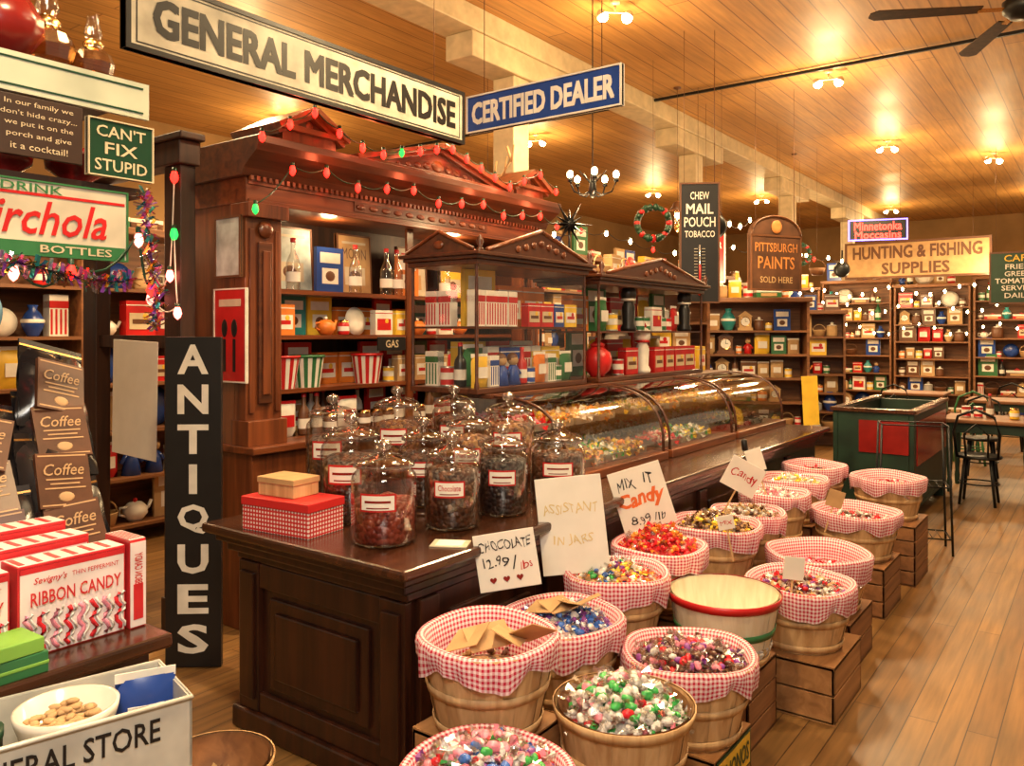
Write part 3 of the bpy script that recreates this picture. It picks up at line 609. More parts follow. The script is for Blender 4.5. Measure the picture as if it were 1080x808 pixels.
# dark doorway frame
e=E('dark_wood_frame',(-4.5,2.45,0),'dark wooden doorway frame beside the cabinet','frame')
for x in (-4.07,-4.98): mk(MB().box(x-.08,x+.08,2.41,2.5,0,2.55,dark).box(x-.095,x+.095,2.40,2.51,0,.2,dark),'post',e,world=True,bev=.006)
mk(MB().box(-5.1,-3.97,2.39,2.52,2.55,2.68,dark).box(-5.13,-3.94,2.38,2.53,2.68,2.72,dark),'lintel',e,world=True,bev=.008)
mk(MB().box(-4.9,-4.15,2.43,2.49,1.56,1.63,dark),'crossbar',e,world=True)
sign('poster_board','blank white paper board hanging from the dark frame',.48,.66,(-4.44,2.40,1.27),0,wpap,None,0,[],t=.004,tilt=.03)
# ---------------------------------------------------------------- candy jars
jarcols={'choc':[(.03,.009,.005),(.06,.02,.008),(.11,.035,.014)],'red':[(.20,.02,.012),(.30,.05,.03),(.12,.012,.01)],'blk':[(.008,.006,.008),(.03,.014,.014)],'mix':[(.2,.07,.03),(.3,.15,.05),(.09,.03,.015)]}
def jar(x,y,z,r,h,ct,fill,txt):
    e=E('candy_jar',(x,y,z),'lidded clear glass candy jar of '+{'choc':'chocolate candies','red':'dark red candies','blk':'dark candies','mix':'mixed nut candies'}[ct],'jar',rz=.6,group='candy jars on the counter')
    hb=h*.77
    mk(MB().lathe([(.001,.004),(r*.9,.004),(r,.02),(r,hb*.86),(r*.96,hb*.94),(r*.82,hb),(r*.82,hb+.014)],jglass,28),'jar_body',e)
    f=fill*hb
    mk(MB().lathe([(.001,.010),(r*.86,.010),(r*.93,.026),(r*.93,f*.94),(r*.7,f),(.001,f*1.04)],PAL('fill_'+ct,jarcols[ct],48),28,wob=lambda i,r_,z_,a:(r_,z_+(.008*math.sin(5*a) if i>2 else 0))),'candy_filling',e)['kind']='stuff'
    mk(MB().lathe([(r*.84,hb+.010),(r*.93,hb+.013),(r*.93,hb+.024),(r*.8,hb+.038),(r*.5,hb+.054),(.014,hb+.062),(.012,hb+.068),(.026,hb+.076),(.033,hb+.091),(.024,hb+.107),(.001,hb+.114)],jglass,24),'lid',e)
    mk(MB().lathe([(r*.93,hb+.013),(r*.945,hb+.018),(r*.93,hb+.024)],wrapm,24).ball((0,0,hb+.091),.024,wrapm,14),'lid_rim',e)
    a=.55; m=MB().lathe([(r+.002,hb*.50),(r+.002,hb*.74)],red,8,a0=-PI/2-a,a1=-PI/2+a).lathe([(r+.003,hb*.525),(r+.003,hb*.715)],wpap,8,a0=-PI/2-a*.9,a1=-PI/2+a*.9)
    m.lathe([(r+.004,hb*.545),(r+.004,hb*.56)],dkred,6,a0=-PI/2-a*.6,a1=-PI/2+a*.6)
    if not txt: m.lathe([(r+.004,hb*.62),(r+.004,hb*.65)],dkred,6,a0=-PI/2-a*.7,a1=-PI/2+a*.7)
    l=mk(m,'paper_label',e)
    if txt:
        w=MB(); w.text(txt,0,hb*.64,r*.8,hb*.085,red); w.v=[(v[0],-(math.sqrt(max(0,(r+.004)**2-v[0]**2))),v[2]) for v in w.v]; mk(w,'lettering',e)
Jt=[(-2.22,2.18,.85,.125,.36,'red',.60,''),(-2.17,2.52,.85,.115,.36,'choc',.88,'Chocolate'),(-2.15,2.84,.85,.11,.36,'blk',.88,''),(-2.10,3.2,.85,.13,.35,'choc',.85,''),
 (-2.60,2.36,.85,.13,.44,'choc',.8,''),(-2.46,2.66,.88,.105,.36,'choc',.85,''),(-2.42,2.93,.90,.115,.38,'mix',.88,'Malt Balls'),
 (-2.90,2.52,.90,.125,.45,'choc',.75,''),(-2.8,2.84,.95,.12,.42,'mix',.8,''),(-2.7,3.15,.95,.115,.41,'choc',.85,''),(-2.42,3.24,.95,.13,.37,'mix',.85,'Malt Balls')]
for j in Jt: jar(*j)
for x,y,z in [(j[0],j[1],j[2]) for j in Jt if j[2]>.86]:
    o=mk(MB().lathe([(.001,0),(.1,0),(.1,z-.851),(.001,z-.851)],mah,24,sm=False).lathe([(.1,0),(.108,0),(.108,.012),(.1,.015)],mahY,24),'jar_riser',loc=(x,y,.85)); L_(o,'round dark wooden riser under a candy jar','riser','jar risers')
# boxes near jars
o=mk(MB().box(-.18,.18,-.1,.1,0,.13,dots).box(-.184,.184,-.104,.104,.1,.135,dots),'gift_box',loc=(-2.66,2.10,.85),rot=(0,0,.12),bev=.003); L_(o,'red and white polka dot gift box on counter','box')
o=mk(MB().box(-.1,.1,-.07,.07,0,.07,stav).box(-.104,.104,-.074,.074,.05,.075,tan),'wicker_box',loc=(-2.70,2.11,.986),rot=(0,0,.1),bev=.003); L_(o,'small woven tan box on the gift box','box')
o=mk(MB().box(-.07,.07,-.05,.05,0,.004,aged).box(-.05,.05,-.04,.04,.004,.006,wpap),'price_card',loc=(-1.99,2.3,.851),rot=(0,0,.5)); L_(o,'small cream price card lying on the counter','card')
# ---------------------------------------------------------------- baskets, crates and candies
def crate(x,y,w,l,h,label='rough pine crate with slatted sides on the floor',txt=None,m1=pine,rz=0):
    e=E('wooden_crate',(x,y,0),label,'crate',group='crates under the baskets',rz=rz)
    a,b=w/2,l/2
    mk(MB().box(-a,a,-b,b,h-.015,h,m1).box(-a,a,-b,b,.0,.012,m1),'panel',e)
    n=max(2,int(h/.09)); s=h/n
    for i in range(n):
        z0=i*s+.004; z1=(i+1)*s-.004
        mk(MB().box(-a,-a+.012,-b,b,z0,z1,m1).box(a-.012,a,-b,b,z0,z1,m1).box(-a,a,-b,-b+.012,z0,z1,m1).box(-a,a,b-.012,b,z0,z1,m1),'slat',e,bev=.002)
    mk(MB().box(-a+.012,-a+.03,-b+.012,-b+.03,.012,h-.015,pine2).box(a-.03,a-.012,-b+.012,-b+.03,.012,h-.015,pine2),'corner_post',e)
    if txt:
        T=MB().box(-l*.46,l*.46,-.003,0,h*.04,h*.56,dgreen).box(-l*.43,l*.43,-.004,0,h*.08,h*.52,yellow); T.text(txt,0,h*.3,l*.76,h*.26,dgreen,y=-.006,bold=B)
        q=mk(T,'printed_label',e,loc=(a+.001,0,h)); q.rotation_euler=(0,PI,PI/2)
def basket(x,y,rim,dia,style,h=.27):
    r=dia/2; rb=r*.74; zb=rim-h
    lab={'g':'slatted wood basket lined with red gingham cloth','p':'slatted wood bushel basket with wooden hoops','w':'pale cream slatted basket with red rim and green hoop','o':'old brown slatted basket'}[style]
    e=E('bushel_basket',(x,y,zb),lab,'basket',group='candy baskets',rz=R.uniform(0,3))
    st=MB(); n=26; ms={'w':stavp,'o':pine2}.get(style,stav)
    for i in range(n):
        a=2*PI*i/n; o=.003*(i%2); w=2*PI/n*.54
        st.lathe([(rb+o,.0),(rb+(r-rb)*.55+o,h*.5),(r+o,h)],ms,2,a0=a-w,a1=a+w,sm=False)
    st.disc(rb,.004,pine2,26)
    mk(st,'staves',e)
    def hoop(z,mat,hh=.028,name='hoop'):
        rr=rb+(r-rb)*(z/h)+.006; r2=rb+(r-rb)*((z+hh)/h)+.006
        mk(MB().lathe([(rr,z),(rr+.004,z),(r2+.004,z+hh),(r2,z+hh)],mat,32),name,e)
    hoop(.01,stav); hoop(h*.45,green if style=='w' else stav)
    hoop(h-.03,red if style=='w' else stav,.032,'rim_hoop')
    if style=='g':
        ph=R.uniform(0,6); q_=R.uniform(.26,.40)
        def wob(i,r_,z_,a):
            k=1 if i in (0,) else .4 if i==1 else 0
            return (r_+.009*k*math.sin(13*a+ph)+.004*math.sin(23*a+ph)*(i<3),z_+.018*k*math.sin(5*a+ph)+.008*k*math.sin(9*a)+.006*math.sin(3*a+ph))
        d=h*q_; rl=rb+(r-rb)*((h-d)/h)
        mk(MB().lathe([(rl+.02,h-d),(rl+(r-rl)*.5+.02,h-d/2),(r+.014,h-.004),(r+.006,h+.012),(r-.012,h+.008),(r-.03,h-.06),(rb+(r-rb)*.5-.01,h*.5),(.001,h*.45)],ging,72,wob=wob),'cloth_liner',e)
    else: mk(MB().lathe([(r-.008,h-.002),(rb+(r-rb)*.5-.006,h*.5),(.001,h*.48)],stavp if style=='w' else pine2,26),'inner_wall',e)
    return e
def heap(x,y,rim,dia,mats,label,up=.05,n=150,indiv=0,L=1.1,low=.0):
    r=dia/2-.03; m=MB()
    z0=rim-.055-low
    def hz(q): return z0+ (up+.045)*(1-(q/r)**2)
    prof=[(.001,hz(0)),(r*.35,hz(r*.35)),(r*.65,hz(r*.65)),(r*.9,hz(r*.9)),(r,z0),(r*.9,z0-.05),(.001,z0-.06)]
    cc=[tuple(mt.node_tree.nodes['Color Ramp'].color_ramp.elements[0].color)[:3] for mt in mats]
    if len(cc)<2: cc=cc*2
    m.lathe(prof,PAL('heap_'+label[:14].replace(' ','_'),cc,55),24,c=(x,y,0))
    for i in range(n):
        q=r*math.sqrt(R.random()); a=R.uniform(0,2*PI)
        candy(m,Matrix.Translation((x+q*math.cos(a),y+q*math.sin(a),hz(q)+R.uniform(0,.016)))@rrot(),R.choice(mats),6,L*R.uniform(.8,1.15))
    o=mk(m,'candy_heap',world=True); L_(o,label,'candy',kind='stuff')
    for i in range(indiv):
        q=r*.95*math.sqrt(R.random()); a=R.uniform(0,2*PI); mi=R.choice(mats); k='wc_'+mi.name
        loc=Vector((x+q*math.cos(a),y+q*math.sin(a),hz(q)+.022)); rt=(R.uniform(1.1,2),R.uniform(-.3,.3),R.uniform(0,6)); sc=[R.uniform(.75,1.1)]*3
        if k in TPL: dup(TPL[k],loc,rt,sc=sc)
        else:
            c=MB(); candy(c,Matrix(),mi,8,1.4,w=wrapm); o=mk(c,'wrapped_candy',loc=loc,rot=rt); L_(o,'twist wrapped '+mi.name.split('_')[1]+' candy on a basket heap','candy','wrapped candies on the basket heaps'); TPL[k]=o
bright=[cR,cG,cGl,cGl,cGl,cK,cGl,cW,cG]; mix=[cR,cB,cW,cY,cP,cW]; bm_=[cN,cN,cN,cR,cK,cP,cN,cW]
Bk=[(-1.55,1.97,.71,.42,'g',[tan,cN],'brown paper packets in a gingham basket',0,25,0,.08),
(-1.62,2.50,.60,.44,'g',[cB,cW,cGl,cP,cW,cB],'blue and white wrapped candies heap',.03,240,0,0),
(-1.20,2.20,.51,.42,'p',bright,'clear red and green wrapped candies heap',.06,200,99,0),
(-1.20,2.68,.51,.45,'g',bm_,'brown foil wrapped candies heap',.01,220,99,0),
(-1.29,3.23,.57,.45,'w',[cW,tan],'pale candies low in a basket',0,20,0,.14),
(-1.66,2.98,.645,.42,'g',mix+[cG,cO,tan,cGl,cR],'colourful mixed wrapped candies heap',.03,240,0,0),
(-1.68,3.42,.66,.42,'g',[cR,cR,cO],'bright red candies heap',.08,220,0,0),
(-1.66,4.03,.645,.46,'g',[cN,cN,tan,cY],'brown and gold wrapped chocolates heap',.05,200,0,0),
(-1.13,3.73,.515,.46,'g',[cW,cP,tan,cN,cR,cGl],'small mixed candies heap',.01,200,0,0),
(-1.20,4.27,.52,.50,'g',[cK,cR],'pink candies low in a basket',0,80,0,.06),
(-1.66,4.51,.62,.40,'g',[cN,tan,cW],'gold wrapped toffees heap',.03,120,0,0),
(-1.66,4.97,.66,.40,'g',[cK,cW],'pink and white candies heap',.01,120,0,0),
(-1.24,5.2,.56,.50,'g',[cN,cR,cW],'dark wrapped candies low in a basket',0,120,0,.03),
(-1.21,5.95,.66,.46,'g',[cK,cW,cR],'pink taffy pieces in a basket',.0,100,0,.04),
(-1.69,5.92,.70,.42,'g',[cR,cN],'red candies low in a basket',0,60,0,.03),
(-1.69,5.45,.67,.42,'g',[cW,cGl,cY],'pale mints heap',.01,80,0,0),
(-1.28,1.62,.52,.44,'g',[cR,cB,cW,cK,cG,cK,cP,cGl],'pink red and blue wrapped candies heap',.07,220,99,0)]
for x,y,rim,dia,st,ms,lb,up,n,ind,low in Bk:
    basket(x,y,rim,dia,st); heap(x,y,rim,dia,ms,lb,up,n,ind,low=low)
    big=(x>-1.3 and y>3.5)
    w=.42 if big else .33
    crate(x,y,w,w+(.03 if big else 0),rim-.27-.001,txt='SONOMA' if abs(y-2.68)<.01 else None,m1=R.choice([pine,pine2]))
for i in range(4):
    o=mk(MB().box(-.07,.07,-.05,.05,0,.003,tan),'paper_packet',loc=(-1.60+.055*i,1.93+.035*i,.70+.006*i),rot=(.45,-.4+.3*i,i)); L_(o,'folded brown paper packet in the basket','packet','brown paper packets')
    o=mk(MB().box(-.06,.06,-.045,.045,0,.003,tan),'paper_packet',loc=(-1.66+.04*i,2.44+.03*i,.645+.006*i),rot=(.25,-.2+.2*i,i*1.3)); L_(o,'folded brown paper packet in the basket','packet','brown paper packets')
# price cards on sticks in the baskets
def stake(x,y,z,w,h,mat,label,tx=None,tilt=0,st=.16):
    o=sign('price_card',label,w,h,(x,y,z),.62,mat,None,0,[(tx,0,0,w*.75,h*.35,red,HW)] if tx else (),t=.003,tilt=tilt,cat='price card'); mk(MB().box(-.004,.004,.002,.006,-h/2-st,h/2*.6,stav),'stick',o)
stake(-1.6,4.28,.86,.2,.17,wpap,'white price card with red writing on a stick','Candy',.5)
stake(-1.5,3.78,.72,.08,.07,wpap,'small white price card on a stick','MIX',-.2)
stake(-1.1,3.55,.62,.09,.1,wpap,'small white price card on a stick',None,.1); stake(-1.3,4.98,.66,.1,.1,tan,'tan price card on a stick',None,.3)
stake(-1.7,4.75,.88,.1,.14,wpap,'white handwritten candy card on a stick',None,-.3)
stake(-1.95,6.72,1.09,.13,.4,yellow,'tall yellow tag sign standing on the counter',None,-.05,.03)
o=mk(MB().tube([(0,0,0),(.0,0,.35)],.007,iron).lathe([(.001,.33),(.02,.34),(.018,.4),(.001,.41)],iron,10),'candy_scoop',loc=(-1.72,4.78,.6),rot=(.1,-.12,0)); L_(o,'dark long handled candy scoop standing in a basket','scoop')
# small brown basket beside the table
basket(-2.05,1.34,.43,.32,'o'); heap(-2.05,1.34,.43,.32,[tan,tan],'straw packing inside an old basket',0,20,low=.06); crate(-2.05,1.34,.24,.24,.159)
# ---------------------------------------------------------------- near table with ribbon candy boxes
e=E('display_table',(-2.3,.5,0),'dark wooden display table holding candy boxes','table')
mk(MB().box(-2.95,-1.80,-.3,1.07,.895,.93,mahY),'tabletop',e,world=True,bev=.008); mk(MB().box(-2.9,-1.84,-.25,1.03,.80,.895,mah),'apron',e,world=True)
for x in (-2.87,-1.87):
    for y in (-.22,.99): mk(MB().box(x-.03,x+.03,y-.03,y+.03,0,.80,mah),'leg',e,world=True,bev=.005)
peri=P('ribbon_red',(.60,.025,.03),.35)
def ribbon(x,y,z,w,h,d,label='red and white ribbon candy box on the table',rz=PI/2,big=True):
    o=mk(MB().box(-w/2,w/2,0,d,0,h,peri),'candy_box',loc=(x,y,z),rot=(0,0,rz),bev=.002); L_(o,label,'box','ribbon candy boxes')
    bw=P('box_white',(.82,.70,.66),.3)
    m=MB().box(-w*.48,w*.48,-.002,.001,h*.02,h*.97,bw)
    if big:
        for i in range(8):
            z0=h*.05; a=[]
            for j in range(9): a.append((-w*.42+i*w*.12+w*.028*math.sin(j*1.55+i),-.004,z0+j*h*.052))
            m.tube(a,w*.021,MC['candy_red'] if i%2 else MC['candy_pink'],6); m.tube([(q[0]+w*.045,q[1]-.001,q[2]+h*.01) for q in a],w*.012,wpap,6)
        m.box(-w*.48,w*.48,-.0025,.001,h*.91,h*.97,peri)
        t=MB().text('RIBBON CANDY',w*.02,h*.63,w*.84,h*.15,peri,y=-.0075,bold=.012); t.text("Sevigny's",-w*.22,h*.81,w*.3,h*.09,peri,y=-.004,shear=.3).text('THIN PEPPERMINT',w*.2,h*.82,w*.45,h*.05,peri,y=-.004,bold=0)
    else:
        m.box(-w*.3,w*.3,-.003,.001,h*.1,h*.5,peri); t=MB().text('RIBBON CANDY',0,0,h*.5,w*.5,peri,y=0,bold=.01); t.v=[(v[2],-.004,h*.65+v[0]*.8) for v in t.v]
    m.box(-w*.49,w*.49,.002,d-.003,h,h+.001,bw)
    for i in range(6): m.box(-w*.47+i*w*.16,-w*.42+i*w*.16,.01,d-.01,h,h+.002,peri)
    m.box(w*.5-.001,w*.5+.001,d*.1,d*.9,h*.1,h*.9,bw)
    mk(m,'printed_panel',o); mk(t,'lettering',o)
ribbon(-1.91,.89,.93,.24,.205,.085); ribbon(-1.91,.635,.93,.24,.20,.085); ribbon(-1.90,1.036,.93,.04,.215,.12,label='slim red and white candy box at the table end',big=False)
ribbon(-2.01,.85,.93,.25,.225,.085,rz=PI/2+.05); ribbon(-2.01,.58,.93,.25,.22,.085); ribbon(-1.91,.385,.93,.24,.19,.085)
ribbon(-2.11,.84,.93,.25,.245,.085,rz=PI/2+.03); ribbon(-2.11,.57,.93,.25,.24,.085,rz=PI/2-.03)
o=mk(MB().box(-.05,.05,-.13,.13,0,.045,green).box(-.051,.051,-.131,.131,.018,.026,P('lime',(.2,.42,.06))),'green_box',loc=(-1.857,.66,.93),bev=.002); L_(o,'flat green box on the table edge','box')
o=mk(MB().box(-.05,.05,-.13,.13,0,.03,MC['lime']),'green_box',loc=(-1.853,.65,.976),rot=(0,0,.04),bev=.002); L_(o,'flat light green box stacked on another','box')
# metal tub
TX,TY,TZ=-1.635,.64,.79
e=E('metal_tub',(TX,TY,TZ),'cream metal general store tray with black lettering','tub',rz=-.25)
m=MB(); X0,X1,Y0,Y1=-.11,.11,-.25,.30
m.box(X0,X1,Y0,Y1,0,.006,tubc).box(X0,X0+.005,Y0,Y1,.006,.14,tubc).box(X1-.005,X1,Y0,Y1,.006,.14,tubc).box(X0,X1,Y0,Y0+.005,.006,.14,tubc).box(X0,X1,Y1-.005,Y1,.006,.14,tubc)
mk(m,'tray_body',e); mk(MB().tube([(X0,Y0,.14),(X1,Y0,.14),(X1,Y1,.14),(X0,Y1,.14),(X0,Y0,.14)],.005,tubc,8),'rolled_rim',e)
q=MB().text('GENERAL STORE',0,.095,.34,.045,black,y=-.002,bold=.012); mk(q,'lettering',e,loc=(X1,.07,0),rot=(0,0,PI/2))
crate(TX,TY+.03,.2,.48,TZ-.001,'tall pine crate stand under the metal tray',rz=-.25)
def tl(a,b): return (TX+a*math.cos(.25)+b*math.sin(.25),TY-a*math.sin(.25)+b*math.cos(.25))
bx,by=tl(0,.10)
o=mk(MB().lathe([(.001,0),(.06,0),(.065,.01),(.083,.10),(.09,.12),(.092,.135),(.085,.135),(.078,.1),(.001,.09)],P('porcelain',(.8,.72,.6),.15),32),'white_bowl',loc=(bx,by,TZ+.007)); L_(o,'round cream stoneware bowl in the metal tray','bowl')
m=MB()
for i in range(70): a=R.uniform(0,6.28);q=.064*math.sqrt(R.random()); m.ball((q*math.cos(a),q*math.sin(a),.0+R.uniform(0,.02)),.009,tan,6,(1.5,1,.6),M=Matrix.Rotation(R.uniform(0,6),4,'Z'))
o=mk(m,'snack_pieces',loc=(bx,by,TZ+.108)); L_(o,'tan nut snacks filling the bowl','snack',kind='stuff')
bx,by=tl(0,-.05)
o=mk(MB().lathe([(.001,0),(.045,0),(.045,.11),(.047,.115),(.047,.13),(.001,.13)],dgreen,24),'green_tin',loc=(bx,by,TZ+.007)); L_(o,'round dark green tin in the metal tray','tin')
bx,by=tl(-.01,.245)
place('bag:blue',(bx,by,TZ+.007),1.2,label='blue and white candy bag in the metal tray',s=.75)
# coffee bags on wire rack
e=E('wire_rack',(-2.45,.85,.93),'black tiered wire rack on the table','rack'); m=MB()
for y in (-.3,.3):
    m.tube([(.12,y,0),(-.28,y,0),(-.28,y,.62)],.006,iron); m.tube([(.12,y,0),(-.25,y,.55)],.006,iron)
for k in range(4): m.tube([(.1-.1*k,-.3,.03+.13*k),(.1-.1*k,.3,.03+.13*k)],.005,iron)
mk(m,'wire_frame',e)
coffee=P('coffee_bag_black',(.015,.012,.012),.2,var=.4)
n=8; vs=[];fs=[]
for s in (-1,1):
    for i in range(n+1):
        for j in range(n+1):
            x=i/n*2-1; z=j/n*2-1; d=.045*(1-abs(x)**4)*(1-abs(z)**3)+.006*math.sin(6*x+4*z)+.004*math.sin(11*x-5*z); vs.append((x*.1,s*d,.13+z*.13))
for q in (0,1):
    o_=q*(n+1)**2
    for i in range(n):
        for j in range(n): fs.append((o_+i*(n+1)+j,o_+(i+1)*(n+1)+j,o_+(i+1)*(n+1)+j+1,o_+i*(n+1)+j+1))
cb=None; lb1=P('coffee_label_brown',(.10,.035,.015),.4,var=.4); lb2=P('coffee_label_ink',(.50,.30,.14),.5)
for k in range(4):
    for y in (.68,.89,1.10):
        loc=(-2.30-.075*k,y+R.uniform(-.03,.03),.965+.13*k); rt=(-.55+R.uniform(-.12,.12),R.uniform(-.28,.28),PI/2-.1+R.uniform(-.2,.2))
        if cb is None:
            cb=mk(MB().add(vs,fs,coffee,True),'coffee_bag',loc=loc,rot=rt); L_(cb,'glossy black coffee bag with brown label on wire rack','coffee bag','coffee bags')
            mk(MB().box(-.1,.1,-.003,.003,.255,.285,coffee).box(-.1,.1,-.004,.004,.262,.268,brass),'crimped_top',cb)
            w=MB().box(-.072,.072,-.054,-.040,.045,.205,lb1).box(-.066,.066,-.0545,-.05,.195,.199,lb2).box(-.066,.066,-.0545,-.05,.051,.055,lb2).text('Coffee',0,.155,.11,.034,lb2,y=-.0565,bold=.005,shear=.3)
            for i,(a,b) in enumerate(((.05,.125),(.04,.112),(.055,.099))): w.box(-a,a,-.0555,-.05,b,b+.004,lb2)
            w.ball((0,-.054,.076),.014,lb2,10,(1.6,.1,1)); mk(w,'bag_label',cb)
        else: dup(cb,loc,rt)
# hanging shelf unit with signs
e=E('shelf_rack',(-2.66,.6,.93),'tall two tier shelf rack with pale fascia standing on the table','shelf')
for y in (0.0,.9): mk(MB().box(-2.93,-2.89,y,y+.04,.93,2.6,dark),'post',e,world=True)
mk(MB().box(-2.9,-2.43,-.1,1.35,2.375,2.4,dark),'shelf',e,world=True); mk(MB().box(-2.9,-2.43,-.1,1.35,2.07,2.095,dark),'shelf',e,world=True)
m=MB().box(-2.425,-2.41,-.1,1.35,2.31,2.42,palegr).box(-2.41,-2.407,-.08,1.33,2.325,2.33,dgreen).box(-2.41,-2.407,-.08,1.33,2.40,2.405,dgreen); mk(m,'fascia',e,world=True)
sign('wall_plaque','dark plaque with cream cocktail joke lettering',.235,.165,(-2.395,1.02,2.215),PI/2,dbr,None,0,
     [('In our family we',0,.06,.18,.018,cream,N0),("don't hide crazy...",0,.032,.2,.018,cream,N0),('we put it on the',0,.004,.18,.018,cream,N0),('porch and give',0,-.026,.17,.018,cream,N0),('it a cocktail!',0,-.056,.15,.018,cream,N0)],t=.012)
sign('wall_plaque',"green CAN'T FIX STUPID plaque with cream lettering",.2,.17,(-2.393,1.25,2.195),PI/2,dgreen,cream,.004,[("CAN'T",0,.05,.15,.035,cream),('FIX',0,0,.1,.035,cream),('STUPID',0,-.05,.16,.035,cream)],t=.012)
s=sign('soda_sign','cream soda sign with red script between green bands',.50,.21,(-2.395,1.02,1.965),PI/2,aged,green,.005,t=.012)
mk(MB().box(-.24,.24,-.0085,-.006,-.102,-.064,green).box(-.24,.24,-.0085,-.006,.062,.070,red),'green_band',s)
mk(MB().text('DRINK',-.02,.083,.16,.024,green,y=-.011).text('Birchola',0,.002,.37,.095,red,y=-.011,bold=.012,shear=.3).text('BOTTLES',.10,-.083,.2,.022,cream,y=-.011),'lettering',s)
# items on rack
def oillamp(x,y,z,sh,s,lab):
    e=E('oil_lamp',(x,y,z),lab,'lamp',group='old glass lamps'); e.scale=(s,s,s)
    mk(MB().lathe([(.001,0),(.045,0),(.045,.01),(.015,.03),(.03,.045)],brass,24),'foot',e); mk(MB().lathe([(.03,.045),(.06,.07),(.068,.105),(.055,.14),(.03,.16),(.028,.17)],sh,14,sm=False,wob=lambda i,r,z,a:(r*(1+.05*math.cos(7*a*2)),z)),'patterned_globe',e)
    mk(MB().lathe([(.03,.165),(.034,.175),(.02,.19)],brass,16),'burner',e); mk(MB().lathe([(.02,.19),(.03,.21),(.02,.25),(.018,.28)],jglass,20),'chimney',e)
amber=GLASS('amber_glass',(.75,.5,.25),.15,.6,.1)
oillamp(-2.58,1.26,2.4,amber,.9,'small amber patterned glass oil lamp on the top shelf')
oillamp(-2.62,1.14,2.4,amber,1.15,'taller amber patterned glass oil lamp on the shelf'); pt((-2.55,1.2,2.6),1.2,(1,.6,.25),.03)
e=E('red_globe_lamp',(-2.56,.98,2.4),'dark red ribbed glass ball lamp on brass foot','lamp')
mk(MB().lathe([(.001,0),(.05,0),(.05,.012),(.02,.03)],brass,20),'foot',e); mk(MB().lathe([(.02,.03),(.08,.06),(.115,.12),(.115,.15),(.08,.21),(.03,.235)],dkred,28,wob=lambda i,r,z,a:(r*(1+.04*math.cos(14*a)),z)),'ribbed_globe',e)
mk(MB().lathe([(.03,.235),(.035,.25),(.03,.33)],redglass,20),'chimney',e)
for y,s_ in ((1.2,1),(1.0,.8)):
    o=mk(MB().lathe([(.001,0),(.04,0),(.035,.015),(.085,.05),(.09,.09),(.07,.11)],dkred,28),'red_glass_bowl',loc=(-2.56,y,2.096)); o.scale=(s_,s_,s_); L_(o,'ruby red glass bowl on the rack shelf','bowl','red glass bowls')
# tinsel garland
e=E('tinsel_garland',(-2.37,1.3,1.55),'multicoloured metallic tinsel garland hanging from the rack','garland'); e['kind']='stuff'
m=MB(); path=[Vector((-2.36,.55+.08*i,1.815-.02*math.sin(i))) for i in range(10)]+[Vector((-2.37,1.31,2.08)),Vector((-2.36,1.32,1.98)),Vector((-2.37,1.33,1.87)),Vector((-2.36,1.35,1.76)),Vector((-2.37,1.345,1.66))]
tm=[purple,silver,P('teal_foil',(.05,.35,.35),.2,.7),P('gold_foil',(.8,.45,.1),.2,.9),P('pink_foil',(.7,.1,.3),.2,.7)]
for a,b in zip(path[:-1],path[1:]):
    if (b-a).length>.25: continue
    for i in range(60):
        p=a.lerp(b,R.random()); d=Vector((R.gauss(0,1),R.gauss(0,1),R.gauss(0,1))).normalized()*.036; w=d.cross(Vector((0,.3,1))).normalized()*.005
        m.add([p-w,p+w,p+d+w,p+d-w],[(0,1,2,3)],R.choice(tm))
mk(m,'tinsel',e,world=True)
lights('small warm and red bulbs under the shelf rack',[(-2.38,.8,1.84),(-2.38,.95,1.83),(-2.38,1.1,1.84),(-2.38,1.3,1.95),(-2.38,1.34,1.80)],[hotred,hotpink,hotred,hotpink,hotred],dgreen,.8)
# round blue plate hung in the doorway area
o=mk(MB().lathe([(.001,-.01),(.14,-.008),(.21,-.03),(.22,-.025),(.215,-.015),(.14,.0),(.001,0)],P('blue_plate_glaze',(.10,.22,.35),.25,var=.3),32,M=Matrix.Rotation(PI/2,4,'X')).lathe([(.15,-.014),(.17,-.021)],aged,32,M=Matrix.Rotation(PI/2,4,'X')).ball((0,-.016,0),.06,aged,12,(1,.05,1)),'wall_plate',loc=(-5.95,2.1,1.78),rot=(0,0,PI/2)); L_(o,'large round blue patterned plate hanging on shelves','plate')
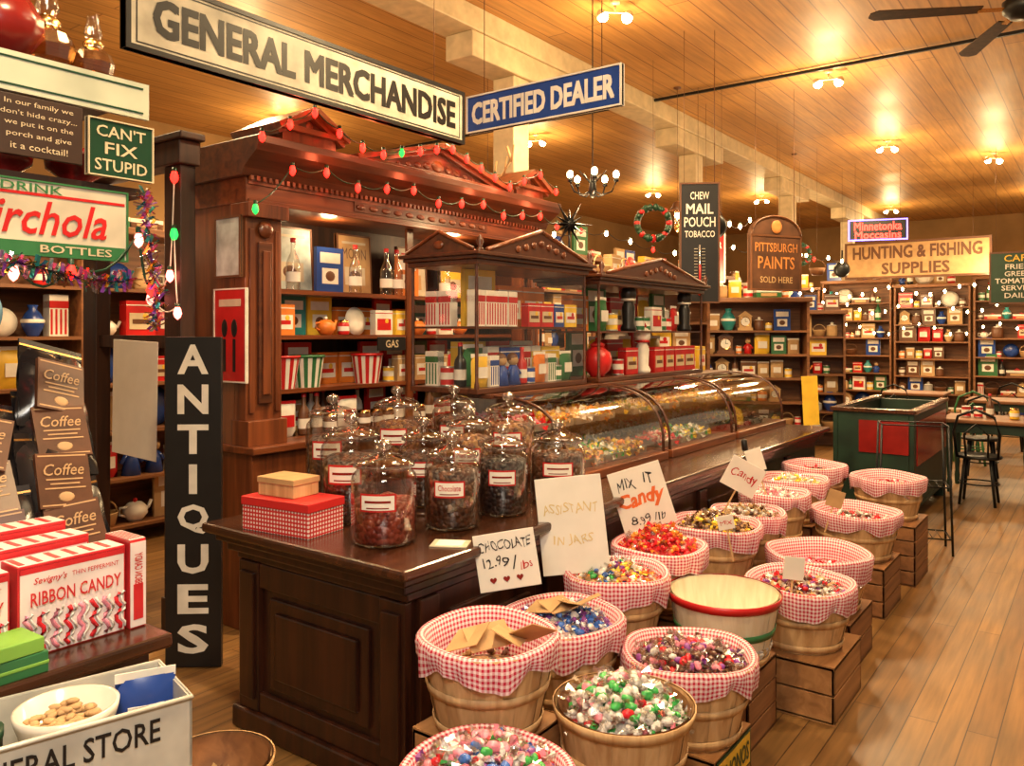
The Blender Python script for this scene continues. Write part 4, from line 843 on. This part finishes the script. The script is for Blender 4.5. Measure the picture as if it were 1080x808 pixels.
# ---------------------------------------------------------------- bookcases
GK=['box:red','box:yellow','box:white','can:red','can:green','can:yellow','bottle:brown','bottle:green','jar:orange','jar:red','book:blue','book:brown','bag:orange','box:tan','bottle:black','can:orange','jar:yellow','plate:white','book:green','bag:red','stripe:red',
 'vase:blue','vase:tan','crock:grey','crock:tan','crock:brown','teapot:white','teapot:orange','doll:red','doll:blue','wicker:tan','wicker:brown','plate:blue','bag:yellow','jar:green','vase:teal','clock:brown','clock:tan','flat:red','flat:green','flat:tan','flat:brown','box:brown','bag:tan','can:brown','book:tan']
def bookcase(loc,rz,w,h,n,label,s=1.3,skip=.03,kinds=GK,z0=.1,d=.4,mat=shelfw,top=True):
    e=E('bookcase',loc,label,'bookcase',rz,'store shelving')
    for x in (-w/2,w/2-.03): mk(MB().box(x,x+.03,-d/2,d/2,0,h,mat),'side_panel',e)
    mk(MB().box(-w/2+.03,w/2-.03,d/2-.02,d/2,0,h,mat),'back_panel',e)
    mk(MB().box(-w/2-.03,w/2+.03,-d/2-.03,d/2,h,h+.06,mat),'cornice',e,bev=.01)
    Rm=Matrix.Translation(loc)@Matrix.Rotation(rz,4,'Z')
    for i in range(n+1):
        z=z0+i*(h-z0-.05)/n
        if i<n: mk(MB().box(-w/2+.03,w/2-.03,-d/2,d/2-.02,z-.025,z,mat),'shelf',e)
        elif not top: break
        else: z=h+.062
        a=Rm@Vector((-w/2+.05,-d/2+.13,0)); b=Rm@Vector((w/2-.05,-d/2+.13,0))
        row((a.x,a.y),(b.x,b.y),z,rz,kinds,'goods on the store shelves',s,skip if i<n else .1,.0,vary=.35)
for i in range(5): bookcase((-5.4+i*1.35,17.2,0),0,1.3,2.5+.12*(i%2),7,'brown store shelves stocked with boxes and jars',s=1.35,z0=.15)
for i in range(4): bookcase((-5.2,8.0+i*2.0,0),PI/2,1.8,2.5-.15*(i%2),7,'brown store shelves stocked with tins and boxes',s=1.35,z0=.15)
for i in range(2): bookcase((-6.3,2.1+i*1.7,0),PI/2,1.65,2.4,6,'brown wall shelves holding books and boxes',s=1.35,z0=.15)
bookcase((-3.5,9.6,0),.5,1.3,2.0,6,'store shelf holding bags and jars',s=1.2,z0=.25)
bookcase((-3.7,11.9,0),.3,1.4,1.9,6,'store shelf holding cans and books',s=1.2,z0=.25)
bookcase((-3.9,7.7,0),.6,1.2,2.1,6,'store shelf holding boxes behind the counter',s=1.15,z0=.25)
for p in ((-5.5,2.6,2.3),(-5.5,4.0,2.3)): pt(p,20,(1,.66,.34),.1)
for p in ((-4.8,15.6,2.7),(-3.2,15.6,2.2),(-1.6,15.6,2.7),(-4.0,13.5,2.4),(-2.6,10.2,2.6),(-3.2,8.2,2.3)): pt(p,46,(1,.70,.36),.12)  # added fill points brightening the rear shelving, no fixtures of their own
# decorations hung between the sign and the rear shelves
def hang(kind,x,y,z,c,cn):
    e=E(kind,(x,y,z),{'hanging_pan':'old '+cn+' frying pan hung from the ceiling by cord','wreath':'round '+cn+' leafy wreath hung from the ceiling','hanging_basket':'small '+cn+' woven basket hung from the ceiling'}[kind],{'hanging_pan':'pan','wreath':'wreath','hanging_basket':'basket'}[kind],rz=.5,group='hanging shop decorations')
    if kind=='hanging_pan': m=MB().lathe([(.001,.02),(.10,.02),(.13,-.02),(.135,-.02),(.105,.03),(.001,.03)],c,20,M=Matrix.Rotation(PI/2,4,'X')).box(-.012,.012,-.01,.01,.12,.32,c); t=.31
    elif kind=='wreath':
        m=MB(); t=.17
        for i in range(40):
            a=2*PI*i/40; m.ball((.16*math.cos(a),R.uniform(-.02,.02),.16*math.sin(a)),.035,c if i%5 else red,6,(1,.7,R.uniform(.6,1.3)))
    else: m=MB().lathe([(.001,-.1),(.08,-.1),(.12,.0),(.115,0),(.07,-.09)],c,20).tube([(.115*math.cos(PI*i/10),0,.13*math.sin(PI*i/10)) for i in range(11)],.006,c); t=.13
    mk(m,'body',e); mk(MB().tube([(0,0,t),(0,0,H-z)],.002,brown,5),'cord',e)
for k,x,y,z,c,cn in (('wreath',-3.7,7.4,2.75,dgreen,'green'),('hanging_pan',-3.3,8.0,2.75,iron,'black'),('hanging_basket',-3.9,9.2,2.75,stav,'tan'),('wreath',-3.5,10.6,2.85,dgreen,'green'),('hanging_pan',-3.7,11.3,2.75,brass,'brass'),('hanging_basket',-3.5,12.4,2.6,pine2,'brown'),('wreath',-4.0,13.2,2.9,dgreen,'green'),('hanging_pan',-3.6,14.2,2.7,iron,'black'),('hanging_basket',-4.2,10.2,2.95,pine,'brown')): hang(k,x,y,z,c,cn)
for x,y,z,w,h,c in ((-4.32,6.0,2.9,.22,.3,yellow),(-4.32,10.0,2.7,.22,.34,red),(-4.32,14.0,2.8,.22,.34,dgreen)):
    o=sign('enamel_plate','small enamel advertising plate fixed to a cream column',w,h,(x+.005,y,z),PI/2,c,aged,.012,t=.01); mk(MB().box(-w*.3,w*.3,-.007,-.0045,-h*.1,h*.1,aged).ball((0,-.006,h*.28),h*.1,aged,12,(1,.06,1)),'printed_image',o)
# ---------------------------------------------------------------- counter end bin, rack, tables
e=E('display_bin',(-1.66,8.3,0),'dark worn green wooden bin with red side panel','bin')
m=MB(); x0,x1,y0,y1=-1.98,-1.32,7.5,9.2
m.box(x0,x1,y0,y1,.12,.16,bing)
for a in ((x0,x0+.04,y0,y1),(x1-.04,x1,y0,y1),(x0+.04,x1-.04,y0,y0+.04),(x0+.04,x1-.04,y1-.04,y1)): m.box(*a,.16,.95,bing)
mk(m,'bin_body',e,world=True,bev=.006); mk(MB().box(x0-.02,x0+.05,y0-.02,y1+.02,.95,.98,mahY).box(x1-.05,x1+.02,y0-.02,y1+.02,.95,.98,mahY).box(x0+.05,x1-.05,y0-.02,y0+.05,.95,.98,mahY),'rim',e,world=True)
mk(MB().box(x1,x1+.01,y0+.1,y1-.1,.5,.88,dkred),'red_panel',e,world=True); mk(MB().box(x0+.22,x1-.04,y0-.01,y0,.6,.88,dkred),'red_panel',e,world=True)
for x in (x0+.06,x1-.06):
    for y in (y0+.06,y1-.06): mk(MB().box(x-.05,x+.05,y-.05,y+.05,0,.12,bing),'foot',e,world=True)
o=mk(MB().box(x0+.045,x1-.045,y0+.045,y1-.045,.165,.60,pine2),'bin_insert',world=True,bev=.01); L_(o,'raised pine board insert inside the green bin','crate')
for i in range(5): place(R.choice(['bag:red','bag:tan','box:tan']),(-1.65+R.uniform(-.1,.1),7.75+i*.3,.602),0,'goods in the green bin',s=1.2)
e=E('wire_stand',(-1.2,6.75,0),'black wire display stand on thin legs','stand',rz=.3); m=MB()
for x in (-.25,.25):
    for y in (-.15,.15): m.tube([(x,y,0),(x*.9,y*.9,.95)],.009,iron)
for z in (.12,.5,.95):
    k=1-.1*z; m.tube([(-.25*k,-.15*k,z),(.25*k,-.15*k,z),(.25*k,.15*k,z),(-.25*k,.15*k,z),(-.25*k,-.15*k,z)],.006,iron)
    if z<.9:
        for i in range(9): m.tube([(-.24*k+.06*i*k,-.15*k,z),(-.24*k+.06*i*k,.15*k,z)],.003,iron)
mk(m,'wire_frame',e)
def table(x,y,rz,label):
    e=E('cafe_table',(x,y,0),label,'table',rz,'cafe tables')
    mk(MB().box(-.42,.42,-.35,.35,.72,.76,shelfw),'tabletop',e,bev=.01); mk(MB().box(-.36,.36,-.3,.3,.62,.72,bing),'apron',e)
    for a in (-.34,.34):
        for b in (-.27,.27): mk(MB().lathe([(.022,0),(.028,.1),(.02,.15),(.035,.4),(.03,.6),(.04,.72)],bing,12,c=(a,b,0)),'leg',e)
table(-.98,9.65,0,'small wooden cafe table with dark green legs'); table(-2.3,13.2,0,'small wooden cafe table near rear shelves'); table(-1.1,12.4,0,'small wooden cafe table near rear shelves')
def chair(x,y,rz,mat,label):
    e=E('cafe_chair',(x,y,0),label,'chair',rz,'bentwood cafe chairs')
    mk(MB().lathe([(.001,.44),(.19,.44),(.2,.455),(.19,.47),(.001,.465)],mat,24),'seat',e)
    for a in range(4):
        t=PI/4+a*PI/2; mk(MB().tube([(.15*math.cos(t),.15*math.sin(t),.44),(.21*math.cos(t),.21*math.sin(t),0)],.014,mat,8),'leg',e)
    m=MB(); m.tube([(-.17,.12,.45),(-.19,.19,.7),(-.15,.22,.85),(0,.23,.92),(.15,.22,.85),(.19,.19,.7),(.17,.12,.45)],.013,mat,8)
    m.tube([(-.09,.16,.45),(-.1,.2,.68),(0,.22,.78),(.1,.2,.68),(.09,.16,.45)],.010,mat,8); mk(m,'backrest',e)
    mk(MB().tube([(.17*math.cos(a*PI/8),.17*math.sin(a*PI/8),.2) for a in range(17)],.008,mat),'leg_ring',e)
chair(-1.0,8.9,PI,iron,'black bentwood cafe chair by the table'); chair(-1.15,10.4,0,iron,'black bentwood cafe chair by the table'); chair(-1.4,11.5,PI+.3,green,'green round backed cafe chair'); chair(-2.4,12.4,PI,iron,'black bentwood cafe chair by the table'); chair(-1.1,13.2,0,iron,'black bentwood cafe chair by the table')
row((-1.25,9.6),(-.7,9.6),.761,0,['can:red','jar:yellow','bottle:brown'],'condiments on the cafe table',1,.3)
# ---------------------------------------------------------------- hanging lamps, star, fan, spotlights
def lantern(x,y,z,mat,label,s=1):
    e=E('pendant_lamp',(x,y,z),label,'lamp',group='antique pendant lamps'); zz=(H-z)/s; e.scale=(s,s,s)
    mk(MB().lathe([(.02,.26),(.05,.24),(.07,.19),(.11,.14),(.105,.135),(.06,.18),(.02,.22)],mat,28),'lamp_shade',e); mk(MB().ball((0,0,.07),.035,hot,14),'bulb',e)
    mk(MB().tube([(0,0,.25),(0,0,zz)],.0028,brown).lathe([(.001,zz-.03),(.05,zz-.02),(.05,zz)],brown,16),'rod',e); mk(MB().lathe([(.03,.14),(.05,.06),(.045,.0),(.03,-.04)],jglass,18),'chimney',e)
    mk(MB().lathe([(.03,-.04),(.035,-.05),(.05,-.09),(.03,-.13),(.001,-.15)],brass,18),'font',e)
    pt((x,y,z-.2),9,(1,.68,.34))
for p in ((-5.2,6.6,2.9),(-3.9,8.4,2.9),(-3.9,12.6,3.0)): lantern(*p,R.choice([aged,brass,brown]),'antique hanging lamp with metal shade and glowing bulb',.85)
# iron chandelier with bare bulbs
e=E('chandelier',(-2.95,4.95,2.66),'black iron chandelier with bare glowing bulbs','chandelier')
mk(MB().lathe([(.001,-.06),(.02,-.05),(.03,0),(.02,.06),(.012,.12)],iron,14).tube([(0,0,.1),(0,0,H-2.66)],.004,iron),'stem',e)
for k in range(5):
    a=k*2*PI/5+.3; ca,sa=math.cos(a),math.sin(a)
    mk(MB().tube([(0,0,0),(.07*ca,.07*sa,-.04),(.14*ca,.14*sa,-.02),(.17*ca,.17*sa,.05)],.006,iron,6).tube([(.02*ca,.02*sa,.05),(.1*ca,.1*sa,.13)],.004,iron,5).lathe([(.001,.045),(.02,.05),(.013,.075),(.001,.075)],iron,12,c=(.17*ca,.17*sa,0)),'arm',e)
    mk(MB().ball((.17*ca,.17*sa,.10),.022,hot,12,(1,1,1.3)),'bulb',e)
pt((-2.95,4.95,2.5),14,(1,.68,.34))
e=E('metal_star',(-2.86,4.5,2.09),'spiky black metal star ornament on the showcase top','ornament',rz=.9); pts=[]
m=MB()
for i in range(12):
    a=2*PI*i/12; l=.17 if i%2==0 else .11; ca,sa=math.cos(a),math.sin(a); n1=Vector((-sa,0,ca))*.016; c0=Vector((0,0,.27)); tp=c0+Vector((ca*l,0,sa*l))
    m.add([c0+n1,c0-n1,c0+Vector((0,-.03,0)),c0+Vector((0,.03,0)),tp],[(0,2,4),(2,1,4),(1,3,4),(3,0,4)],iron)
m.ball((0,0,.27),.03,iron,10); mk(m,'star_spikes',e); mk(MB().box(-.06,.06,-.04,.04,-.0,.02,iron).tube([(0,0,.01),(0,0,.25)],.008,iron),'stand',e)
def antler(x,y,z,s,label):
    e=E('antler_mount',(x,y,z),label,'antlers',rz=.5); m=MB()
    for k in (-1,1):
        m.tube([(0,0,0),(k*.1*s,-.02,.06*s),(k*.22*s,-.03,.10*s),(k*.3*s,-.02,.24*s),(k*.26*s,0,.36*s)],.012,tan)
        for t in ((.15,.08),(.24,.12),(.3,.22)): m.tube([(k*t[0]*s,-.02,t[1]*s),(k*(t[0]+.03)*s,-.06,(t[1]+.14)*s)],.008,tan)
    mk(m,'antler',e); mk(MB().ball((0,.02,0),.05,brown,12,(1,.6,1.3)),'plaque',e)
antler(-4.0,4.95,2.78,.9,'pale branching antlers on the cabinet top')
e=E('ceiling_fan',(-.50,6.9,4.0),'dark ceiling fan with long wooden blades','fan')
mk(MB().lathe([(.001,-.08),(.08,-.07),(.13,-.02),(.13,.05),(.06,.1),(.02,.12)],iron,28),'motor',e); mk(MB().tube([(0,0,.1),(0,0,H-4.0)],.015,iron,8),'rod',e)
for k in range(4):
    a=3.62+k*PI/2; M=Matrix.Rotation(a,4,'Z')@Matrix.Rotation(.12,4,'X')
    mk(MB().box(.12,.3,-.02,.02,-.01,0,brass,M=M).prism([(.28,-.05),(1.0,-.07),(1.05,-.03),(1.05,.03),(1.0,.07),(.28,.05)],'z',0,.01,dark,M=M),'blade',e)
sp=None
def spot(x,y,z=None):
    global sp
    z=H-.25*.72
    if sp is None:
        sp=E('ceiling_spotlight',(x,y,z),'pair of warm glowing ceiling spotlights on a bracket','spotlight',.3,'ceiling spotlights'); sp.scale=(.72,.72,.72)
        mk(MB().lathe([(.001,.25),(.06,.25),(.06,.22),(.02,.2)],cream,16).tube([(0,0,.2),(0,0,.12)],.012,cream).tube([(-.13,0,.12),(.13,0,.12)],.012,cream),'bracket',sp)
        for k in (-1,1):
            M=Matrix.Translation((k*.15,0,.08))@Matrix.Rotation(k*.5,4,'Y')
            mk(MB().lathe([(.02,.07),(.045,.05),(.065,.005),(.06,.005),(.04,.04)],cream,18,M=M),'lamp_head',sp); mk(MB().ball((0,0,-.015),.064,hot,14,M=M),'bulb',sp)
    else: dup(sp,(x,y,z),(0,0,R.uniform(0,1)))
    l=D.lights.new('spot_glow','SPOT'); l.energy=LE; l.color=(1,.73,.40); l.shadow_soft_size=.12; l.spot_size=2.7; l.spot_blend=.7; o=D.objects.new('lamp_light',l); COL.objects.link(o); o.location=(x,y,z-.1)
    pt((x,y,z-.30),50,(1,.70,.33),.12)
LE=310
for p in ((-2.37,8.8),(-2.55,12.5),(-1.41,14.3),(-7.0,14),(-6.4,9.2),(-6.6,4.6),(-2.4,3.6),(-1.0,1.0),(-5.6,16),(-.2,5.0),(-3.8,19.0),(-1.0,18.5),(-8.4,6.5),(-3.3,5.9),(-5.4,2.2)): spot(*p)
lights('string of small warm bulbs over the rear shelves',[(-5.8+.24*i,16.8,2.46-.08*math.sin(i*1.1)) for i in range(25)],[hot]*25,iron,1.3,.03)
lights('second string of small warm bulbs over rear shelves',[(-4.6+.22*i,15.9,2.14+.12*math.sin(i*.9)) for i in range(21)],[hot]*21,iron,1.1,.03)
lights('third string of small warm bulbs across rear shelves',[(-4.4+.26*i,16.6,1.72+.10*math.sin(i*1.3)) for i in range(17)],[hot]*17,iron,1.0,.03)
lights('warm bulbs strung along the mid store shelves',[(-4.9+.10*i,7.4+.4*i,2.75+.08*math.sin(i)) for i in range(16)],[hot,hotred,hot]*6,iron,1.2)
lights('warm bulbs strung above the counter end shelves',[(-3.2-.05*i,7.2+.45*i,2.95+.1*math.sin(i*1.4)) for i in range(14)],[hot]*14,iron,1.1)
def area(loc,tgt,size,en,col):
    l=D.lights.new('area','AREA'); l.energy=en; l.size=size; l.color=col; o=D.objects.new('ceiling_panel_light',l); COL.objects.link(o); o.location=loc  # unseen area light added as fill, no ceiling fixture behind it
    o.rotation_euler=(Vector(tgt)-Vector(loc)).to_track_quat('-Z','Y').to_euler()
area((.6,-.6,3.6),(-1.9,2.0,.7),1.0,62,(1,.88,.70)); area((-1.2,3.5,4.2),(-1.6,4.2,.5),1.5,22,(1,.79,.48))
area((-.6,.2,2.3),(-1.9,.7,1.0),.3,14,(1,.94,.86))  # small added light brightening the boxes on the near table
w=D.worlds.new('World'); C.scene.world=w; w.use_nodes=True; bg=w.node_tree.nodes['Background']; bg.inputs[0].default_value=(1,.72,.44,1); bg.inputs[1].default_value=.36
# ---------------------------------------------------------------- camera
cam=D.cameras.new('Camera'); co=D.objects.new('Camera',cam); COL.objects.link(co); co.location=(0,0,1.65)
cam.sensor_width=36; cam.lens=850/1080*36; cam.shift_y=-54/1080; co.rotation_euler=(PI/2,0,math.radians(36.5)); cam.clip_end=100
C.scene.camera=co
C.scene.view_settings.view_transform='Standard'
